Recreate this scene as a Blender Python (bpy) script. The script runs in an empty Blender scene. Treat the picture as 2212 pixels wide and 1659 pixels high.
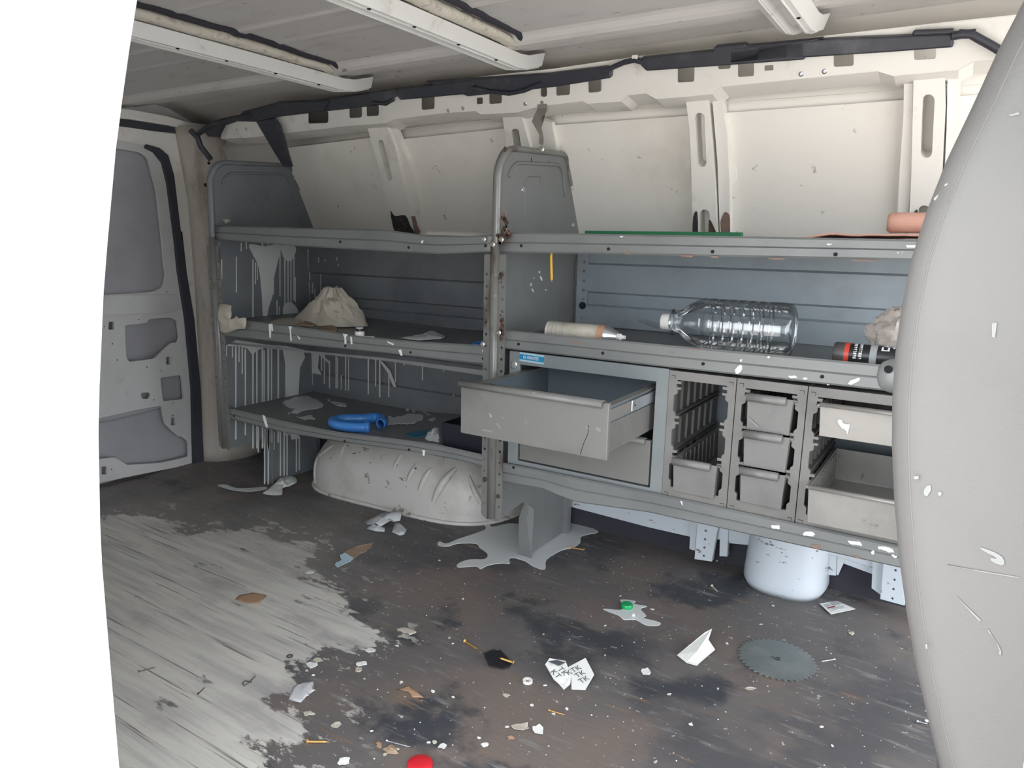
import bpy, bmesh, math, random
from mathutils import Vector, Matrix, noise
from mathutils.geometry import delaunay_2d_cdt

# ------------------------------------------------------------------ camera, world, light
S = bpy.context.scene
COL = S.collection
FPX, YAW, PIT, ROL, CAMH = 1551.84, .56400, .19570, .02002, 1.0
fw = Vector((-math.sin(YAW)*math.cos(PIT), math.cos(YAW)*math.cos(PIT), -math.sin(PIT)))
rt = Vector((math.cos(YAW), math.sin(YAW), 0)); up = rt.cross(fw)
cr = rt*math.cos(ROL) + up*math.sin(ROL); cu = -rt*math.sin(ROL) + up*math.cos(ROL)
CAM = Vector((0, 0, CAMH))
cd = bpy.data.cameras.new('camera'); cam = bpy.data.objects.new('camera', cd); COL.objects.link(cam)
cd.sensor_fit = 'HORIZONTAL'; cd.sensor_width = 36; cd.lens = FPX/2212*36; cd.clip_start = .01
cam.matrix_world = Matrix(((cr.x, cu.x, -fw.x, CAM.x), (cr.y, cu.y, -fw.y, CAM.y), (cr.z, cu.z, -fw.z, CAM.z), (0, 0, 0, 1)))
S.camera = cam
w = bpy.data.worlds.new('sky'); S.world = w; w.use_nodes = True
w.node_tree.nodes['Background'].inputs[0].default_value = (.90, .95, 1, 1)
w.node_tree.nodes['Background'].inputs[1].default_value = 3.6
sd = bpy.data.lights.new('sun', 'SUN'); sun = bpy.data.objects.new('sun', sd); COL.objects.link(sun)
sd.energy = 7; sd.angle = .01; sd.color = (1, .94, .85)
sun.rotation_euler = Vector((.5, .05, -.85)).to_track_quat('-Z', 'Y').to_euler()
sun.location = (-3, -2, 6)
S.view_settings.view_transform = 'Standard'; S.view_settings.look = 'None'
S.view_settings.exposure = 1.0; S.view_settings.gamma = 1; S.view_settings.use_curve_mapping = False

# ------------------------------------------------------------------ pixels to points on known planes
def ray(x, y): return cr*((x-1106)/FPX) - cu*((y-829.5)/FPX) + fw
def at(p, axis, val):
    d = ray(*p); return CAM + d*((val-CAM[axis])/d[axis])
def onp(p, pt, n):
    d = ray(*p); return CAM + d*((Vector(pt)-CAM).dot(n)/d.dot(n))
def zm(ox, oy, s):
    return lambda pts: [(ox+x/s, oy+y/s) for x, y in pts]
A = zm(0, 0, 3.16); B = zm(600, 0, 3.16); C_ = zm(1200, 0, 3.16); D = zm(1700, 0, 4.32); E = zm(150, 500, 2.962)
F = zm(440, 320, 3.16); G = zm(440, 750, 3.16); H8 = zm(960, 280, 3.687)
I1 = zm(980, 700, 3.687); I2 = zm(1400, 760, 3.687); I3 = zm(1150, 460, 2.592); I4 = zm(1850, 0, 2.765)
I5 = zm(1850, 560, 2.765); I6 = zm(1400, 1050, 2.724); I7 = zm(700, 1050, 2.765); I8 = zm(180, 1000, 2.517)
def FL(pts, z=0.0): return [at(p, 2, z) for p in pts]
def PX(pts, X): return [at(p, 0, X) for p in pts]
def PY(pts, Y): return [at(p, 1, Y) for p in pts]

# ------------------------------------------------------------------ materials
MATS = {}
def mat(name, col, rough=.5, metal=0., layers=(), bump=0., bscale=60., spec=.5, trans=0., alpha=1.):
    """layers: (colour, noise scale, lo, hi, (sx,sy,sz) stretch, detail)"""
    m = bpy.data.materials.new(name); m.use_nodes = True; nt = m.node_tree; b = nt.nodes['Principled BSDF']
    b.inputs['Base Color'].default_value = (*col, 1); b.inputs['Roughness'].default_value = rough
    b.inputs['Metallic'].default_value = metal; b.inputs['Specular IOR Level'].default_value = spec
    b.inputs['Transmission Weight'].default_value = trans; b.inputs['Alpha'].default_value = alpha
    tc = nt.nodes.new('ShaderNodeTexCoord'); prev = None
    for i, L in enumerate(layers):
        c2, sc, lo, hi = L[:4]; st = L[4] if len(L) > 4 else (1, 1, 1); det = L[5] if len(L) > 5 else 6
        mp = nt.nodes.new('ShaderNodeMapping'); mp.inputs['Scale'].default_value = st; mp.inputs['Location'].default_value = (i*3.7, i*1.3, i*2.1)
        nt.links.new(tc.outputs['Object'], mp.inputs['Vector'])
        n = nt.nodes.new('ShaderNodeTexNoise'); n.inputs['Scale'].default_value = sc; n.inputs['Detail'].default_value = det; n.inputs['Roughness'].default_value = .6
        nt.links.new(mp.outputs[0], n.inputs['Vector'])
        r = nt.nodes.new('ShaderNodeMapRange'); r.inputs['From Min'].default_value = lo; r.inputs['From Max'].default_value = hi; r.interpolation_type = 'SMOOTHSTEP'
        nt.links.new(n.outputs['Fac'], r.inputs['Value'])
        mx = nt.nodes.new('ShaderNodeMix'); mx.data_type = 'RGBA'
        nt.links.new(r.outputs[0], mx.inputs['Factor'])
        if prev: nt.links.new(prev, mx.inputs['A'])
        else: mx.inputs['A'].default_value = (*col, 1)
        mx.inputs['B'].default_value = (*c2, 1); prev = mx.outputs['Result']
    if prev: nt.links.new(prev, b.inputs['Base Color'])
    if bump:
        n = nt.nodes.new('ShaderNodeTexNoise'); n.inputs['Scale'].default_value = bscale; n.inputs['Detail'].default_value = 5
        nt.links.new(tc.outputs['Object'], n.inputs['Vector'])
        bp = nt.nodes.new('ShaderNodeBump'); bp.inputs['Strength'].default_value = bump; bp.inputs['Distance'].default_value = .004
        nt.links.new(n.outputs['Fac'], bp.inputs['Height']); nt.links.new(bp.outputs[0], b.inputs['Normal'])
    MATS[name] = m; return m
DIRT = (.36, .32, .27)
mat('body_white', (.80, .765, .705), .38, layers=(((.66, .615, .54), 3, .5, .8), ((.50, .42, .33), 6, .66, .80), (DIRT, 26, .66, .73), ((.45, .33, .22), 70, .72, .76)))
mat('rail_white', (.81, .78, .725), .35, layers=(((.55, .51, .45), 9, .55, .8),))
mat('roof_skin', (.60, .575, .555), .5, layers=(((.48, .45, .43), 6, .5, .8, (1, 3, 1)), ((.27, .235, .2), 22, .64, .72, (1, 2, 1))))
mat('bow_white', (.68, .68, .66), .4, layers=(((.5, .48, .44), 14, .58, .75),))
mat('foam', (.62, .58, .50), .9, layers=(((.4, .37, .32), 40, .5, .7),), bump=.8, bscale=120)
mat('duct_black', (.035, .037, .048), .42, layers=(((.09, .09, .10), 12, .5, .8),))
mat('door_skin', (.40, .395, .42), .5, layers=(((.34, .335, .355), 5, .45, .75),))
mat('door_grey', (.62, .615, .61), .5, layers=(((.53, .52, .52), 5, .45, .75), (DIRT, 40, .7, .76)))
mat('pillar_worn', (.47, .43, .38), .6, layers=(((.30, .25, .20), 9, .45, .65, (1, 1, .3)), ((.6, .57, .5), 16, .62, .72)))
mat('seal', (.045, .046, .06), .7)
mat('shelf_grey', (.175, .180, .180), .42, layers=(((.14, .145, .146), 6, .45, .75), ((.22, .12, .075), 17, .70, .75, (1, 1, 2.5)), ((.42, .42, .41), 60, .71, .75)))
mat('shelf_dark', (.160, .172, .184), .45, layers=(((.125, .134, .144), 5, .45, .7), ((.3, .3, .3), 70, .73, .77)))
mat('lip_grey', (.185, .19, .187), .36, layers=(((.14, .145, .145), 7, .45, .75, (.5, 1, 1)), ((.25, .15, .10), 15, .67, .72, (.6, 1, 2)), ((.55, .55, .53), 45, .70, .74, (.6, 1, 1))))
mat('back_panel', (.24, .275, .30), .42, layers=(((.19, .215, .235), 5, .45, .75),))
mat('post_steel', (.19, .19, .18), .33, .15, layers=(((.10, .075, .06), 11, .57, .67, (1, 1, .35)), ((.35, .35, .34), 30, .66, .72)))
mat('cab_grey', (.215, .235, .24), .4, layers=(((.17, .185, .19), 6, .5, .75), ((.5, .5, .5), 55, .71, .75)))
mat('drawer_grey', (.175, .170, .162), .45, layers=(((.145, .141, .135), 7, .45, .7), ((.55, .55, .54), 22, .69, .74)))
mat('drawer_inside', (.15, .18, .205), .45)
mat('bin_grey', (.185, .182, .175), .45, layers=(((.155, .153, .147), 9, .45, .7), ((.6, .6, .58), 34, .70, .74)))
mat('rack_grey', (.185, .178, .168), .5, layers=(((.15, .145, .138), 9, .45, .7),))
mat('worn_bin', (.30, .285, .265), .35, .2, layers=(((.24, .23, .215), 9, .4, .7), ((.16, .14, .13), 22, .66, .72)))
mat('zinc', (.55, .57, .60), .3, .8)
mat('bolt', (.5, .47, .43), .35, .7)
mat('rust', (.055, .035, .028), .8, layers=(((.14, .08, .05), 90, .5, .7),))
mat('rust_light', (.25, .15, .11), .8, layers=(((.18, .15, .13), 60, .45, .6),))
mat('strap_grey', (.30, .285, .26), .4, .3, layers=(((.14, .10, .075), 20, .55, .65),))
mat('sealant_shade', (.03, .03, .04), .9)  # black of the roof sealant and of the painted-in shade strips
mat('scuff', (.23, .23, .225), .5)
mat('burn', (.035, .032, .035), .8, layers=(((.13, .07, .035), 40, .5, .7),))
mat('black_plastic', (.012, .012, .014), .4)
mat('hole_black', (.01, .01, .012), .9)
mat('paint_spill', (.62, .64, .64), .28)
mat('paint_drip', (.56, .575, .56), .4)
mat('white_paint', (.82, .82, .80), .4)
mat('paper', (.70, .70, .68), .8)
mat('paper_cream', (.48, .44, .37), .85, layers=(((.44, .40, .33), 14, .5, .7),))
mat('cloth_grey', (.48, .48, .50), .9)
mat('cardboard', (.32, .23, .16), .85, layers=(((.24, .16, .11), 30, .5, .7),))
mat('leaf', (.36, .22, .14), .8)
mat('plastic_scrap', (.66, .68, .69), .25, alpha=.8)
mat('plastic_bag', (.52, .44, .38), .15, alpha=.5)
mat('blue_plastic', (.055, .23, .62), .35)
mat('teal', (.03, .14, .22), .5)
mat('navy', (.008, .010, .018), .5)
mat('green', (.02, .20, .08), .5)
mat('green_cap', (.0, .30, .09), .35)
mat('red_cap', (.55, .02, .03), .35)
mat('red_dark', (.16, .02, .03), .5)
mat('pink_foam', (.55, .31, .24), .9, bump=.3, bscale=90)
mat('yellow', (.65, .36, .03), .5)
mat('brass', (.50, .30, .10), .4, .6)
mat('can_cream', (.52, .49, .42), .4, layers=(((.40, .37, .31), 20, .5, .7),))
mat('can_orange', (.45, .27, .16), .5)
mat('can_black', (.02, .02, .022), .35)
mat('can_red', (.6, .06, .03), .4)
mat('can_end', (.10, .09, .09), .45, .2)
mat('print_white', (.75, .75, .75), .5)
mat('print_grey', (.32, .34, .34), .6)
mat('print_dark', (.08, .085, .10), .6)
mat('sticker_blue', (.02, .25, .46), .4)
mat('sticker_edge', (.45, .60, .68), .4)
mat('seat_vinyl', (.128, .122, .117), .5, layers=(((.112, .108, .104), 5, .4, .75),), bump=.10, bscale=420)
mat('seat_seam', (.17, .165, .16), .5)
mat('armrest', (.20, .205, .205), .35)
mat('arch_white', (.56, .545, .515), .4, layers=(((.42, .385, .335), 5, .45, .72), ((.24, .20, .16), 22, .62, .68, (1, 1, 1)), ((.07, .06, .06), 40, .665, .69, (.6, 1, 1.4))))
mat('filler_white', (.50, .545, .59), .35, layers=(((.5, .53, .56), 6, .5, .75), ((.16, .15, .15), 24, .635, .66, (1, 1, 2.2))))
mat('ext_white', (.85, .85, .85), .3)
mat('ground_concrete', (.42, .40, .38), .9, layers=(((.28, .27, .26), 3, .4, .7),))
mat('blade', (.20, .225, .225), .38, .55, layers=(((.27, .29, .285), 12, .4, .7),))
def clear_mat(name, tint, fac, rough):
    m = bpy.data.materials.new(name); m.use_nodes = True; nt = m.node_tree; nt.nodes.remove(nt.nodes['Principled BSDF'])
    o = nt.nodes['Material Output']; t = nt.nodes.new('ShaderNodeBsdfTransparent'); t.inputs[0].default_value = (*tint, 1)
    g = nt.nodes.new('ShaderNodeBsdfGlossy'); g.inputs['Roughness'].default_value = rough
    lw = nt.nodes.new('ShaderNodeLayerWeight'); lw.inputs[0].default_value = .35
    ad = nt.nodes.new('ShaderNodeMath'); ad.operation = 'MULTIPLY_ADD'; ad.inputs[1].default_value = .75; ad.inputs[2].default_value = fac
    nt.links.new(lw.outputs['Fresnel'], ad.inputs[0])
    mx = nt.nodes.new('ShaderNodeMixShader'); nt.links.new(ad.outputs[0], mx.inputs[0])
    nt.links.new(t.outputs[0], mx.inputs[1]); nt.links.new(g.outputs[0], mx.inputs[2]); nt.links.new(mx.outputs[0], o.inputs['Surface'])
    MATS[name] = m
clear_mat('clear_plastic', (.93, .95, .96), .06, .08)

# ------------------------------------------------------------------ mesh building
def smooth_loop(pts, n=4):
    out = []; N = len(pts)
    for i in range(N):
        p0, p1, p2, p3 = (Vector(pts[(i+k-1) % N]) for k in range(4))
        for j in range(n):
            t = j/n; out.append(.5*((2*p1)+(p2-p0)*t+(2*p0-5*p1+4*p2-p3)*t*t+(3*p1-p0-3*p2+p3)*t**3))
    return out
def rnd(pts, r, n=4):
    """round the corners of a closed polygon (2D or 3D)"""
    out = []; N = len(pts)
    for i in range(N):
        a, b, c = Vector(pts[i-1]), Vector(pts[i]), Vector(pts[(i+1) % N])
        da, dc = a-b, c-b; k = min(r, da.length*.48, dc.length*.48)
        p, q = b+da.normalized()*k, b+dc.normalized()*k
        for j in range(n+1):
            t = j/n; out.append(p*(1-t)**2+b*2*t*(1-t)+q*t*t)
    return out
class MB:
    def __init__(s): s.v = []; s.f = []
    def add(s, vs, fs):
        o = len(s.v); s.v += [Vector(v) for v in vs]; s.f += [tuple(o+i for i in f) for f in fs]; return s
    def box(s, x0, x1, y0, y1, z0, z1):
        vs = [(x, y, z) for x in (x0, x1) for y in (y0, y1) for z in (z0, z1)]
        return s.add(vs, [(0, 1, 3, 2), (4, 6, 7, 5), (0, 4, 5, 1), (2, 3, 7, 6), (0, 2, 6, 4), (1, 5, 7, 3)])
    def prism(s, poly, vec):
        n = len(poly); vec = Vector(vec); vs = [Vector(p) for p in poly]+[Vector(p)+vec for p in poly]
        return s.add(vs, [tuple(range(n)), tuple(range(2*n-1, n-1, -1))]+[(i, i+n, (i+1) % n+n, (i+1) % n) for i in range(n)])
    def sheet(s, outer, holes, vec):
        loops = [[Vector(p) for p in outer]]+[[Vector(p) for p in h] for h in holes]
        flat = [p for l in loops for p in l]; n = len(flat); vec = Vector(vec)
        # constrained triangulation in the plane across vec, holes thrown out
        zx = vec.normalized(); ax = zx.orthogonal().normalized(); ay = zx.cross(ax)
        p2 = [Vector((p.dot(ax), p.dot(ay))) for p in flat]; ed = []; o = 0
        for l in loops: m = len(l); ed += [(o+i, o+(i+1) % m) for i in range(m)]; o += m
        ov, _, of, orig, _, _ = delaunay_2d_cdt(p2, ed, [], 0, 1e-6)
        w = sum(p.dot(zx) for p in flat)/n
        P3 = [flat[orig[k][0]] if orig[k] else ax*v.x+ay*v.y+zx*w for k, v in enumerate(ov)]
        l2 = []; o = 0
        for l in loops: l2.append(p2[o:o+len(l)]); o += len(l)
        def inside(q, L):
            r = False
            for k in range(len(L)):
                a, b = L[k-1], L[k]
                if (a.y > q.y) != (b.y > q.y) and q.x < (b.x-a.x)*(q.y-a.y)/(b.y-a.y)+a.x: r = not r
            return r
        tris = []
        for t in of:
            c = (ov[t[0]]+ov[t[1]]+ov[t[2]])/3
            if inside(c, l2[0]) and not any(inside(c, h) for h in l2[1:]): tris.append(tuple(t))
        m_ = len(P3); s.add(P3+[p+vec for p in P3], tris+[tuple(k+m_ for k in reversed(t)) for t in tris])
        fs = []; o = 0
        for l in loops:
            m = len(l); fs += [(o+i, o+i+n, o+(i+1) % m+n, o+(i+1) % m) for i in range(m)]; o += m
        s.add(flat+[p+vec for p in flat], fs); return s
    def tube(s, path, r, n=8, cap=True):
        path = [Vector(p) for p in path]; N = len(path); rs = r if isinstance(r, (list, tuple)) else [r]*N
        vs = []; u = None
        for i, p in enumerate(path):
            t = (path[min(i+1, N-1)]-path[max(i-1, 0)]).normalized()
            u = t.orthogonal().normalized() if u is None else (u-t*u.dot(t)).normalized(); v = t.cross(u)
            vs += [p+(u*math.cos(a)+v*math.sin(a))*rs[i] for a in (2*math.pi*k/n for k in range(n))]
        fs = [(i*n+k, i*n+(k+1) % n, (i+1)*n+(k+1) % n, (i+1)*n+k) for i in range(N-1) for k in range(n)]
        if cap: fs += [tuple(range(n-1, -1, -1)), tuple((N-1)*n+k for k in range(n))]
        return s.add(vs, fs)
    def lathe(s, prof, o, ax, n=28, cap=True):
        """prof: (distance along axis, radius)"""
        o = Vector(o); ax = Vector(ax).normalized(); u = ax.orthogonal().normalized(); v = ax.cross(u)
        vs = [o+ax*d+(u*math.cos(a)+v*math.sin(a))*r for d, r in prof for a in (2*math.pi*k/n for k in range(n))]; N = len(prof)
        fs = [(i*n+k, i*n+(k+1) % n, (i+1)*n+(k+1) % n, (i+1)*n+k) for i in range(N-1) for k in range(n)]
        if cap: fs += [tuple(range(n-1, -1, -1)), tuple((N-1)*n+k for k in range(n))]
        return s.add(vs, fs)
    def grid(s, fn, nu, nv):
        vs = [fn(i/nu, j/nv) for i in range(nu+1) for j in range(nv+1)]
        return s.add(vs, [(i*(nv+1)+j, (i+1)*(nv+1)+j, (i+1)*(nv+1)+j+1, i*(nv+1)+j+1) for i in range(nu) for j in range(nv)])
def tago(o, label=None, cat=None, group=None, kind=None):
    if label: o['label'] = label
    if cat: o['category'] = cat
    if group: o['group'] = group
    if kind: o['kind'] = kind
    return o
def mk(name, mb, m, parent=None, label=None, cat=None, group=None, kind=None, sm=None, bev=0, solid=0, fix=True):
    off = Vector((0, 0, 0))
    if parent is None:
        lo = [min(v[k] for v in mb.v) for k in range(3)]; hi = [max(v[k] for v in mb.v) for k in range(3)]
        off = Vector(((lo[0]+hi[0])/2, (lo[1]+hi[1])/2, lo[2]))
    me = bpy.data.meshes.new(name); me.from_pydata([v-off for v in mb.v], [], mb.f)
    if fix:
        bm = bmesh.new(); bm.from_mesh(me); bmesh.ops.remove_doubles(bm, verts=bm.verts, dist=1e-6); bmesh.ops.recalc_face_normals(bm, faces=bm.faces); bm.to_mesh(me); bm.free()
    for mm in (m if isinstance(m, (list, tuple)) else [m]): me.materials.append(MATS[mm])
    o = bpy.data.objects.new(name, me); COL.objects.link(o)
    if parent is None: o.location = off
    else:
        o.parent = parent; p = parent; base = Vector((0, 0, 0))
        while p: base += p.location; p = p.parent
        o.location = -base
    if sm is not None:
        me.shade_smooth(); me.set_sharp_from_angle(angle=math.radians(sm))
    if solid:
        md = o.modifiers.new('solidify', 'SOLIDIFY'); md.thickness = solid; md.offset = 0
    if bev:
        md = o.modifiers.new('bevel', 'BEVEL'); md.width = bev; md.segments = 2; md.limit_method = 'ANGLE'; md.angle_limit = math.radians(40)
    return tago(o, label, cat, group, kind)
def thing(name, loc, label, cat, group=None):
    o = bpy.data.objects.new(name, None); COL.objects.link(o); o.location = loc; o.empty_display_size = .05
    return tago(o, label, cat, group)
def structure(name, mb, m, label, cat='wall', **k):
    return mk(name, mb, m, None, label, cat, None, 'structure', **k)
def text_mb(body, o, ux, uy, h, lift, bold=0.):
    """flat lettering as mesh: origin o (centre), ux right, uy up, cap height h"""
    cu_ = bpy.data.curves.new('lettering', 'FONT'); cu_.body = body; cu_.size = 1; cu_.offset = bold; cu_.align_x = 'CENTER'; cu_.align_y = 'CENTER'
    ob = bpy.data.objects.new('lettering', cu_); COL.objects.link(ob)
    dg = bpy.context.evaluated_depsgraph_get(); me = ob.evaluated_get(dg).to_mesh()
    o = Vector(o); ux = Vector(ux); uy = Vector(uy); k = h/.7; mb = MB()
    mb.add([o+ux*(v.co.x*k)+uy*(v.co.y*k)+Vector(lift) for v in me.vertices], [tuple(p.vertices) for p in me.polygons])
    ob.evaluated_get(dg).to_mesh_clear(); bpy.data.objects.remove(ob); bpy.data.curves.remove(cu_)
    return mb
def jag(P, a, seed=1, n=2):
    """ragged outline: corners cut and every point nudged"""
    r = random.Random(seed); return [(q[0]+r.uniform(-a, a), q[1]+r.uniform(-a, a)) for q in rnd(P, 1e3, n)]
def crumple(outline, h, seed, rings=7, per=4, rough=1., base=0.):
    """a crumpled sheet: star-shaped outline (points on a surface), pushed up by folds"""
    loop = smooth_loop(outline, per) if per > 1 else [Vector(p) for p in outline]
    c = sum(loop, Vector())/len(loop); n = len(loop); mb = MB(); vs = [c+Vector((0, 0, h*.8))]
    rng = random.Random(seed); off = Vector((rng.random()*50, rng.random()*50, 0))
    sz = max((p-c).length for p in loop)
    for k in range(1, rings+1):
        t = k/rings
        for p in loop:
            q = c.lerp(p, t); e = noise.noise((q+off)*(2.2/sz*rough))*.6+noise.noise((q+off)*(6/sz*rough))*.4
            fold = 1-abs(noise.noise((q+off)*(3.5/sz*rough)))*2.2
            q = q+Vector((0, 0, base+max(.0008, h*(.35+.4*e+.35*fold)*(1-t**4*.75)))); vs.append(q)
    fs = [(0, 1+i, 1+(i+1) % n) for i in range(n)]
    for k in range(rings-1):
        a, b = 1+k*n, 1+(k+1)*n; fs += [(a+i, b+i, b+(i+1) % n, a+(i+1) % n) for i in range(n)]
    return mb.add(vs, fs)

# ================================================================== THE VAN BODY
XR, XF = -2.85, 1.25           # rear door plane, front end of what is built
YN = .39                       # passenger side (door side)
YF, YB = 1.665, 2.11           # shelf fronts and shelf backs
def interp(tab, z):
    for (a, b), (c, d) in zip(tab, tab[1:]):
        if z <= c: return b+(d-b)*(z-a)/(c-a)
    return tab[-1][1]
SKIN = [(-.05, 2.26), (.30, 2.25), (.6, 2.245), (.9, 2.22), (1.04, 2.155), (1.36, 2.005), (1.38, 2.03), (1.47, 2.02), (1.53, 1.86)]
NEAR = [(-.75, .47), (-.4, .40), (0, .385), (.3, .39), (.5, .392), (.65, .394), (.8, .405), (.95, .425), (1.1, .452), (1.2, .475), (1.3, .50), (1.42, .56), (1.5, .64)]

# ground outside
mb = MB().box(-30, 30, -30, 30, -.80, -.75)
structure('ground', mb, 'ground_concrete', 'pale concrete yard the van stands on', 'ground')

# floor: worn plywood, old beige paint left on the rear part
BE = FL([(150, 1120), (330, 1112), (420, 1150), (560, 1145), (690, 1185), (640, 1225), (700, 1262), (765, 1300), (735, 1320), (800, 1345), (820, 1375),
         (760, 1400), (655, 1408), (628, 1440), (645, 1475), (605, 1500), (650, 1540), (672, 1570), (610, 1590), (540, 1600), (560, 1645), (590, 1720)])+[Vector((-.9, .42, 0)), Vector((-2.8, .42, 0))]
def sdist(x, y, P):
    d = 1e9; ins = False; n = len(P)
    for i in range(n):
        ax, ay, bx, by = P[i].x, P[i].y, P[(i+1) % n].x, P[(i+1) % n].y
        ex, ey = bx-ax, by-ay; t = max(0, min(1, ((x-ax)*ex+(y-ay)*ey)/(ex*ex+ey*ey+1e-12)))
        d = min(d, (x-ax-ex*t)**2+(y-ay-ey*t)**2)
        if (ay > y) != (by > y) and x < ex*(y-ay)/(ey+1e-12)+ax: ins = not ins
    return math.sqrt(d)*(1 if ins else -1)
nx, ny = 200, 110; fx0, fx1, fy0, fy1 = -2.9, XF, .40, 2.26
mb = MB().grid(lambda u, v: (fx0+(fx1-fx0)*u, fy0+(fy1-fy0)*v, 0), nx, ny)
mb.box(fx0, fx1, fy0, fy1, -.03, -.001)
m = bpy.data.materials.new('worn_plywood'); m.use_nodes = True; nt = m.node_tree; bs = nt.nodes['Principled BSDF']; MATS['worn_plywood'] = m
tc = nt.nodes.new('ShaderNodeTexCoord')
def nz(scale, stretch=(1, 1, 1), loc=(0, 0, 0), det=7, rough=.6):
    mp = nt.nodes.new('ShaderNodeMapping'); mp.inputs['Scale'].default_value = stretch; mp.inputs['Location'].default_value = loc
    nt.links.new(tc.outputs['Object'], mp.inputs['Vector']); n = nt.nodes.new('ShaderNodeTexNoise')
    n.inputs['Scale'].default_value = scale; n.inputs['Detail'].default_value = det; n.inputs['Roughness'].default_value = rough
    nt.links.new(mp.outputs[0], n.inputs['Vector']); return n.outputs['Fac']
def rng_(src, lo, hi):
    r = nt.nodes.new('ShaderNodeMapRange'); r.interpolation_type = 'SMOOTHSTEP'; r.inputs['From Min'].default_value = lo; r.inputs['From Max'].default_value = hi
    nt.links.new(src, r.inputs['Value']); return r.outputs[0]
def mixc(fac, a, b):
    x = nt.nodes.new('ShaderNodeMix'); x.data_type = 'RGBA'; nt.links.new(fac, x.inputs['Factor'])
    for k, c in (('A', a), ('B', b)):
        if isinstance(c, tuple): x.inputs[k].default_value = (*c, 1)
        else: nt.links.new(c, x.inputs[k])
    return x.outputs['Result']
def math_(op, a, b):
    x = nt.nodes.new('ShaderNodeMath'); x.operation = op
    for i, c in enumerate((a, b)):
        if isinstance(c, (int, float)): x.inputs[i].default_value = c
        else: nt.links.new(c, x.inputs[i])
    return x.outputs[0]
dark = mixc(rng_(nz(2.2), .42, .62), (.120, .111, .110), (.155, .126, .112))
dark = mixc(rng_(nz(1.5, loc=(7, 3, 0), det=9), .50, .60), dark, (.075, .072, .078))
dark = mixc(rng_(nz(3.4, loc=(4, 2, 0)), .52, .62), dark, (.045, .048, .056))
dark = mixc(rng_(nz(9, (1, 5, 1), (1, 7, 0)), .56, .74), dark, (.20, .19, .185))
dark = mixc(rng_(nz(5, (1, 8, 1), (6, 1, 0)), .60, .72), dark, (.19, .13, .095))
dark = mixc(rng_(nz(60, det=3), .685, .71), dark, (.42, .42, .41))
be = mixc(rng_(nz(4, (.6, 9, 1)), .4, .66), (.60, .58, .53), (.45, .435, .415))
be = mixc(rng_(nz(5, (.5, 26, 1), (3, 3, 0)), .58, .68), be, (.19, .175, .165))
be = mixc(rng_(nz(7, (1, 3, 1), (9, 3, 0)), .63, .72), be, (.15, .14, .14))
be = mixc(rng_(nz(2.1, (1, 2, 1), (2, 9, 0)), .50, .72), be, (.33, .31, .31))
at_ = nt.nodes.new('ShaderNodeAttribute'); at_.attribute_name = 'wear'
edge = math_('ADD', at_.outputs['Fac'], math_('MULTIPLY', math_('SUBTRACT', nz(7, (1, 2.5, 1), (5, 5, 0), 9, .68), .5), .30))
soft = math_('ADD', at_.outputs['Fac'], math_('MULTIPLY', math_('SUBTRACT', nz(4, (1, 3, 1), (8, 2, 0)), .5), .5))
sx = nt.nodes.new('ShaderNodeSeparateXYZ'); nt.links.new(tc.outputs['Object'], sx.inputs[0])
dark = mixc(math_('MULTIPLY', rng_(soft, -.55, .06), math_('MULTIPLY', .7, rng_(math_('MULTIPLY', sx.outputs['X'], -1.0), .2, 1.0))), dark, (.27, .255, .245))
fleck = math_('MULTIPLY', rng_(nz(12, (1, 2, 1), (3, 8, 0), 10, .7), .58, .60), rng_(at_.outputs['Fac'], -.20, -.01))
dark = mixc(fleck, dark, (.50, .48, .44))
dark = mixc(rng_(nz(26, (1, 3, 1), (1, 1, 0), 8, .7), .66, .69), dark, (.30, .29, .285))
fl = mixc(rng_(edge, -.006, .012), dark, be)
nt.links.new(fl, bs.inputs['Base Color']); nt.links.new(rng_(nz(6), .2, .9), bs.inputs['Roughness'])
rr = nt.nodes.new('ShaderNodeMapRange'); rr.inputs['To Min'].default_value = .42; rr.inputs['To Max'].default_value = .75
nt.links.new(nz(6), rr.inputs['Value']); nt.links.new(rr.outputs[0], bs.inputs['Roughness'])
bp_ = nt.nodes.new('ShaderNodeBump'); bp_.inputs['Strength'].default_value = .35; bp_.inputs['Distance'].default_value = .003
nt.links.new(math_('ADD', nz(14, (1, 5, 1)), rng_(edge, -.006, .012)), bp_.inputs['Height']); nt.links.new(bp_.outputs[0], bs.inputs['Normal'])
floor = structure('floor', mb, 'worn_plywood', 'dark stained plywood van floor with worn beige paint', 'floor', fix=False)
att = floor.data.attributes.new('wear', 'FLOAT', 'POINT'); off = floor.location
wear = [max(-.4, min(.4, sdist(v.co.x+off.x, v.co.y+off.y, BE))) for v in floor.data.vertices]
att.data.foreach_set('value', wear)

# driver-side wall: outer skin, then ribs, rail, beam and struts as parts
XW = .42                       # cab: side window from here forward
mb = MB().grid(lambda u, v: (XR-.1+(XW-XR+.1)*u, interp(SKIN, -.05+1.57*v), -.05+1.57*v), 1, 40)
mb.grid(lambda u, v: (XW+(XF-XW)*u, interp(SKIN, -.05+.85*v), -.05+.85*v), 1, 12)
mb.grid(lambda u, v: (XW+(XF-XW)*u, interp(SKIN, 1.32+.2*v), 1.32+.2*v), 1, 6)
wall = structure('wall_driver_side', mb, 'body_white', 'bare white painted metal side wall of the van behind the shelving', sm=40, solid=.004)
RP, RN = (0, 2.10, 1.04), Vector((0, -.903, -.430)); BACK = -RN*.042
def wp(name, poly, holes, m, pt=RP, n=RN, vec=None, parent=None, bev=0, **k):
    return mk(name, MB().sheet([onp(p, pt, n) for p in poly], [[onp(p, pt, n) for p in h] for h in holes], BACK if vec is None else vec), m, wall if parent is None else parent, bev=bev, **k)
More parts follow.
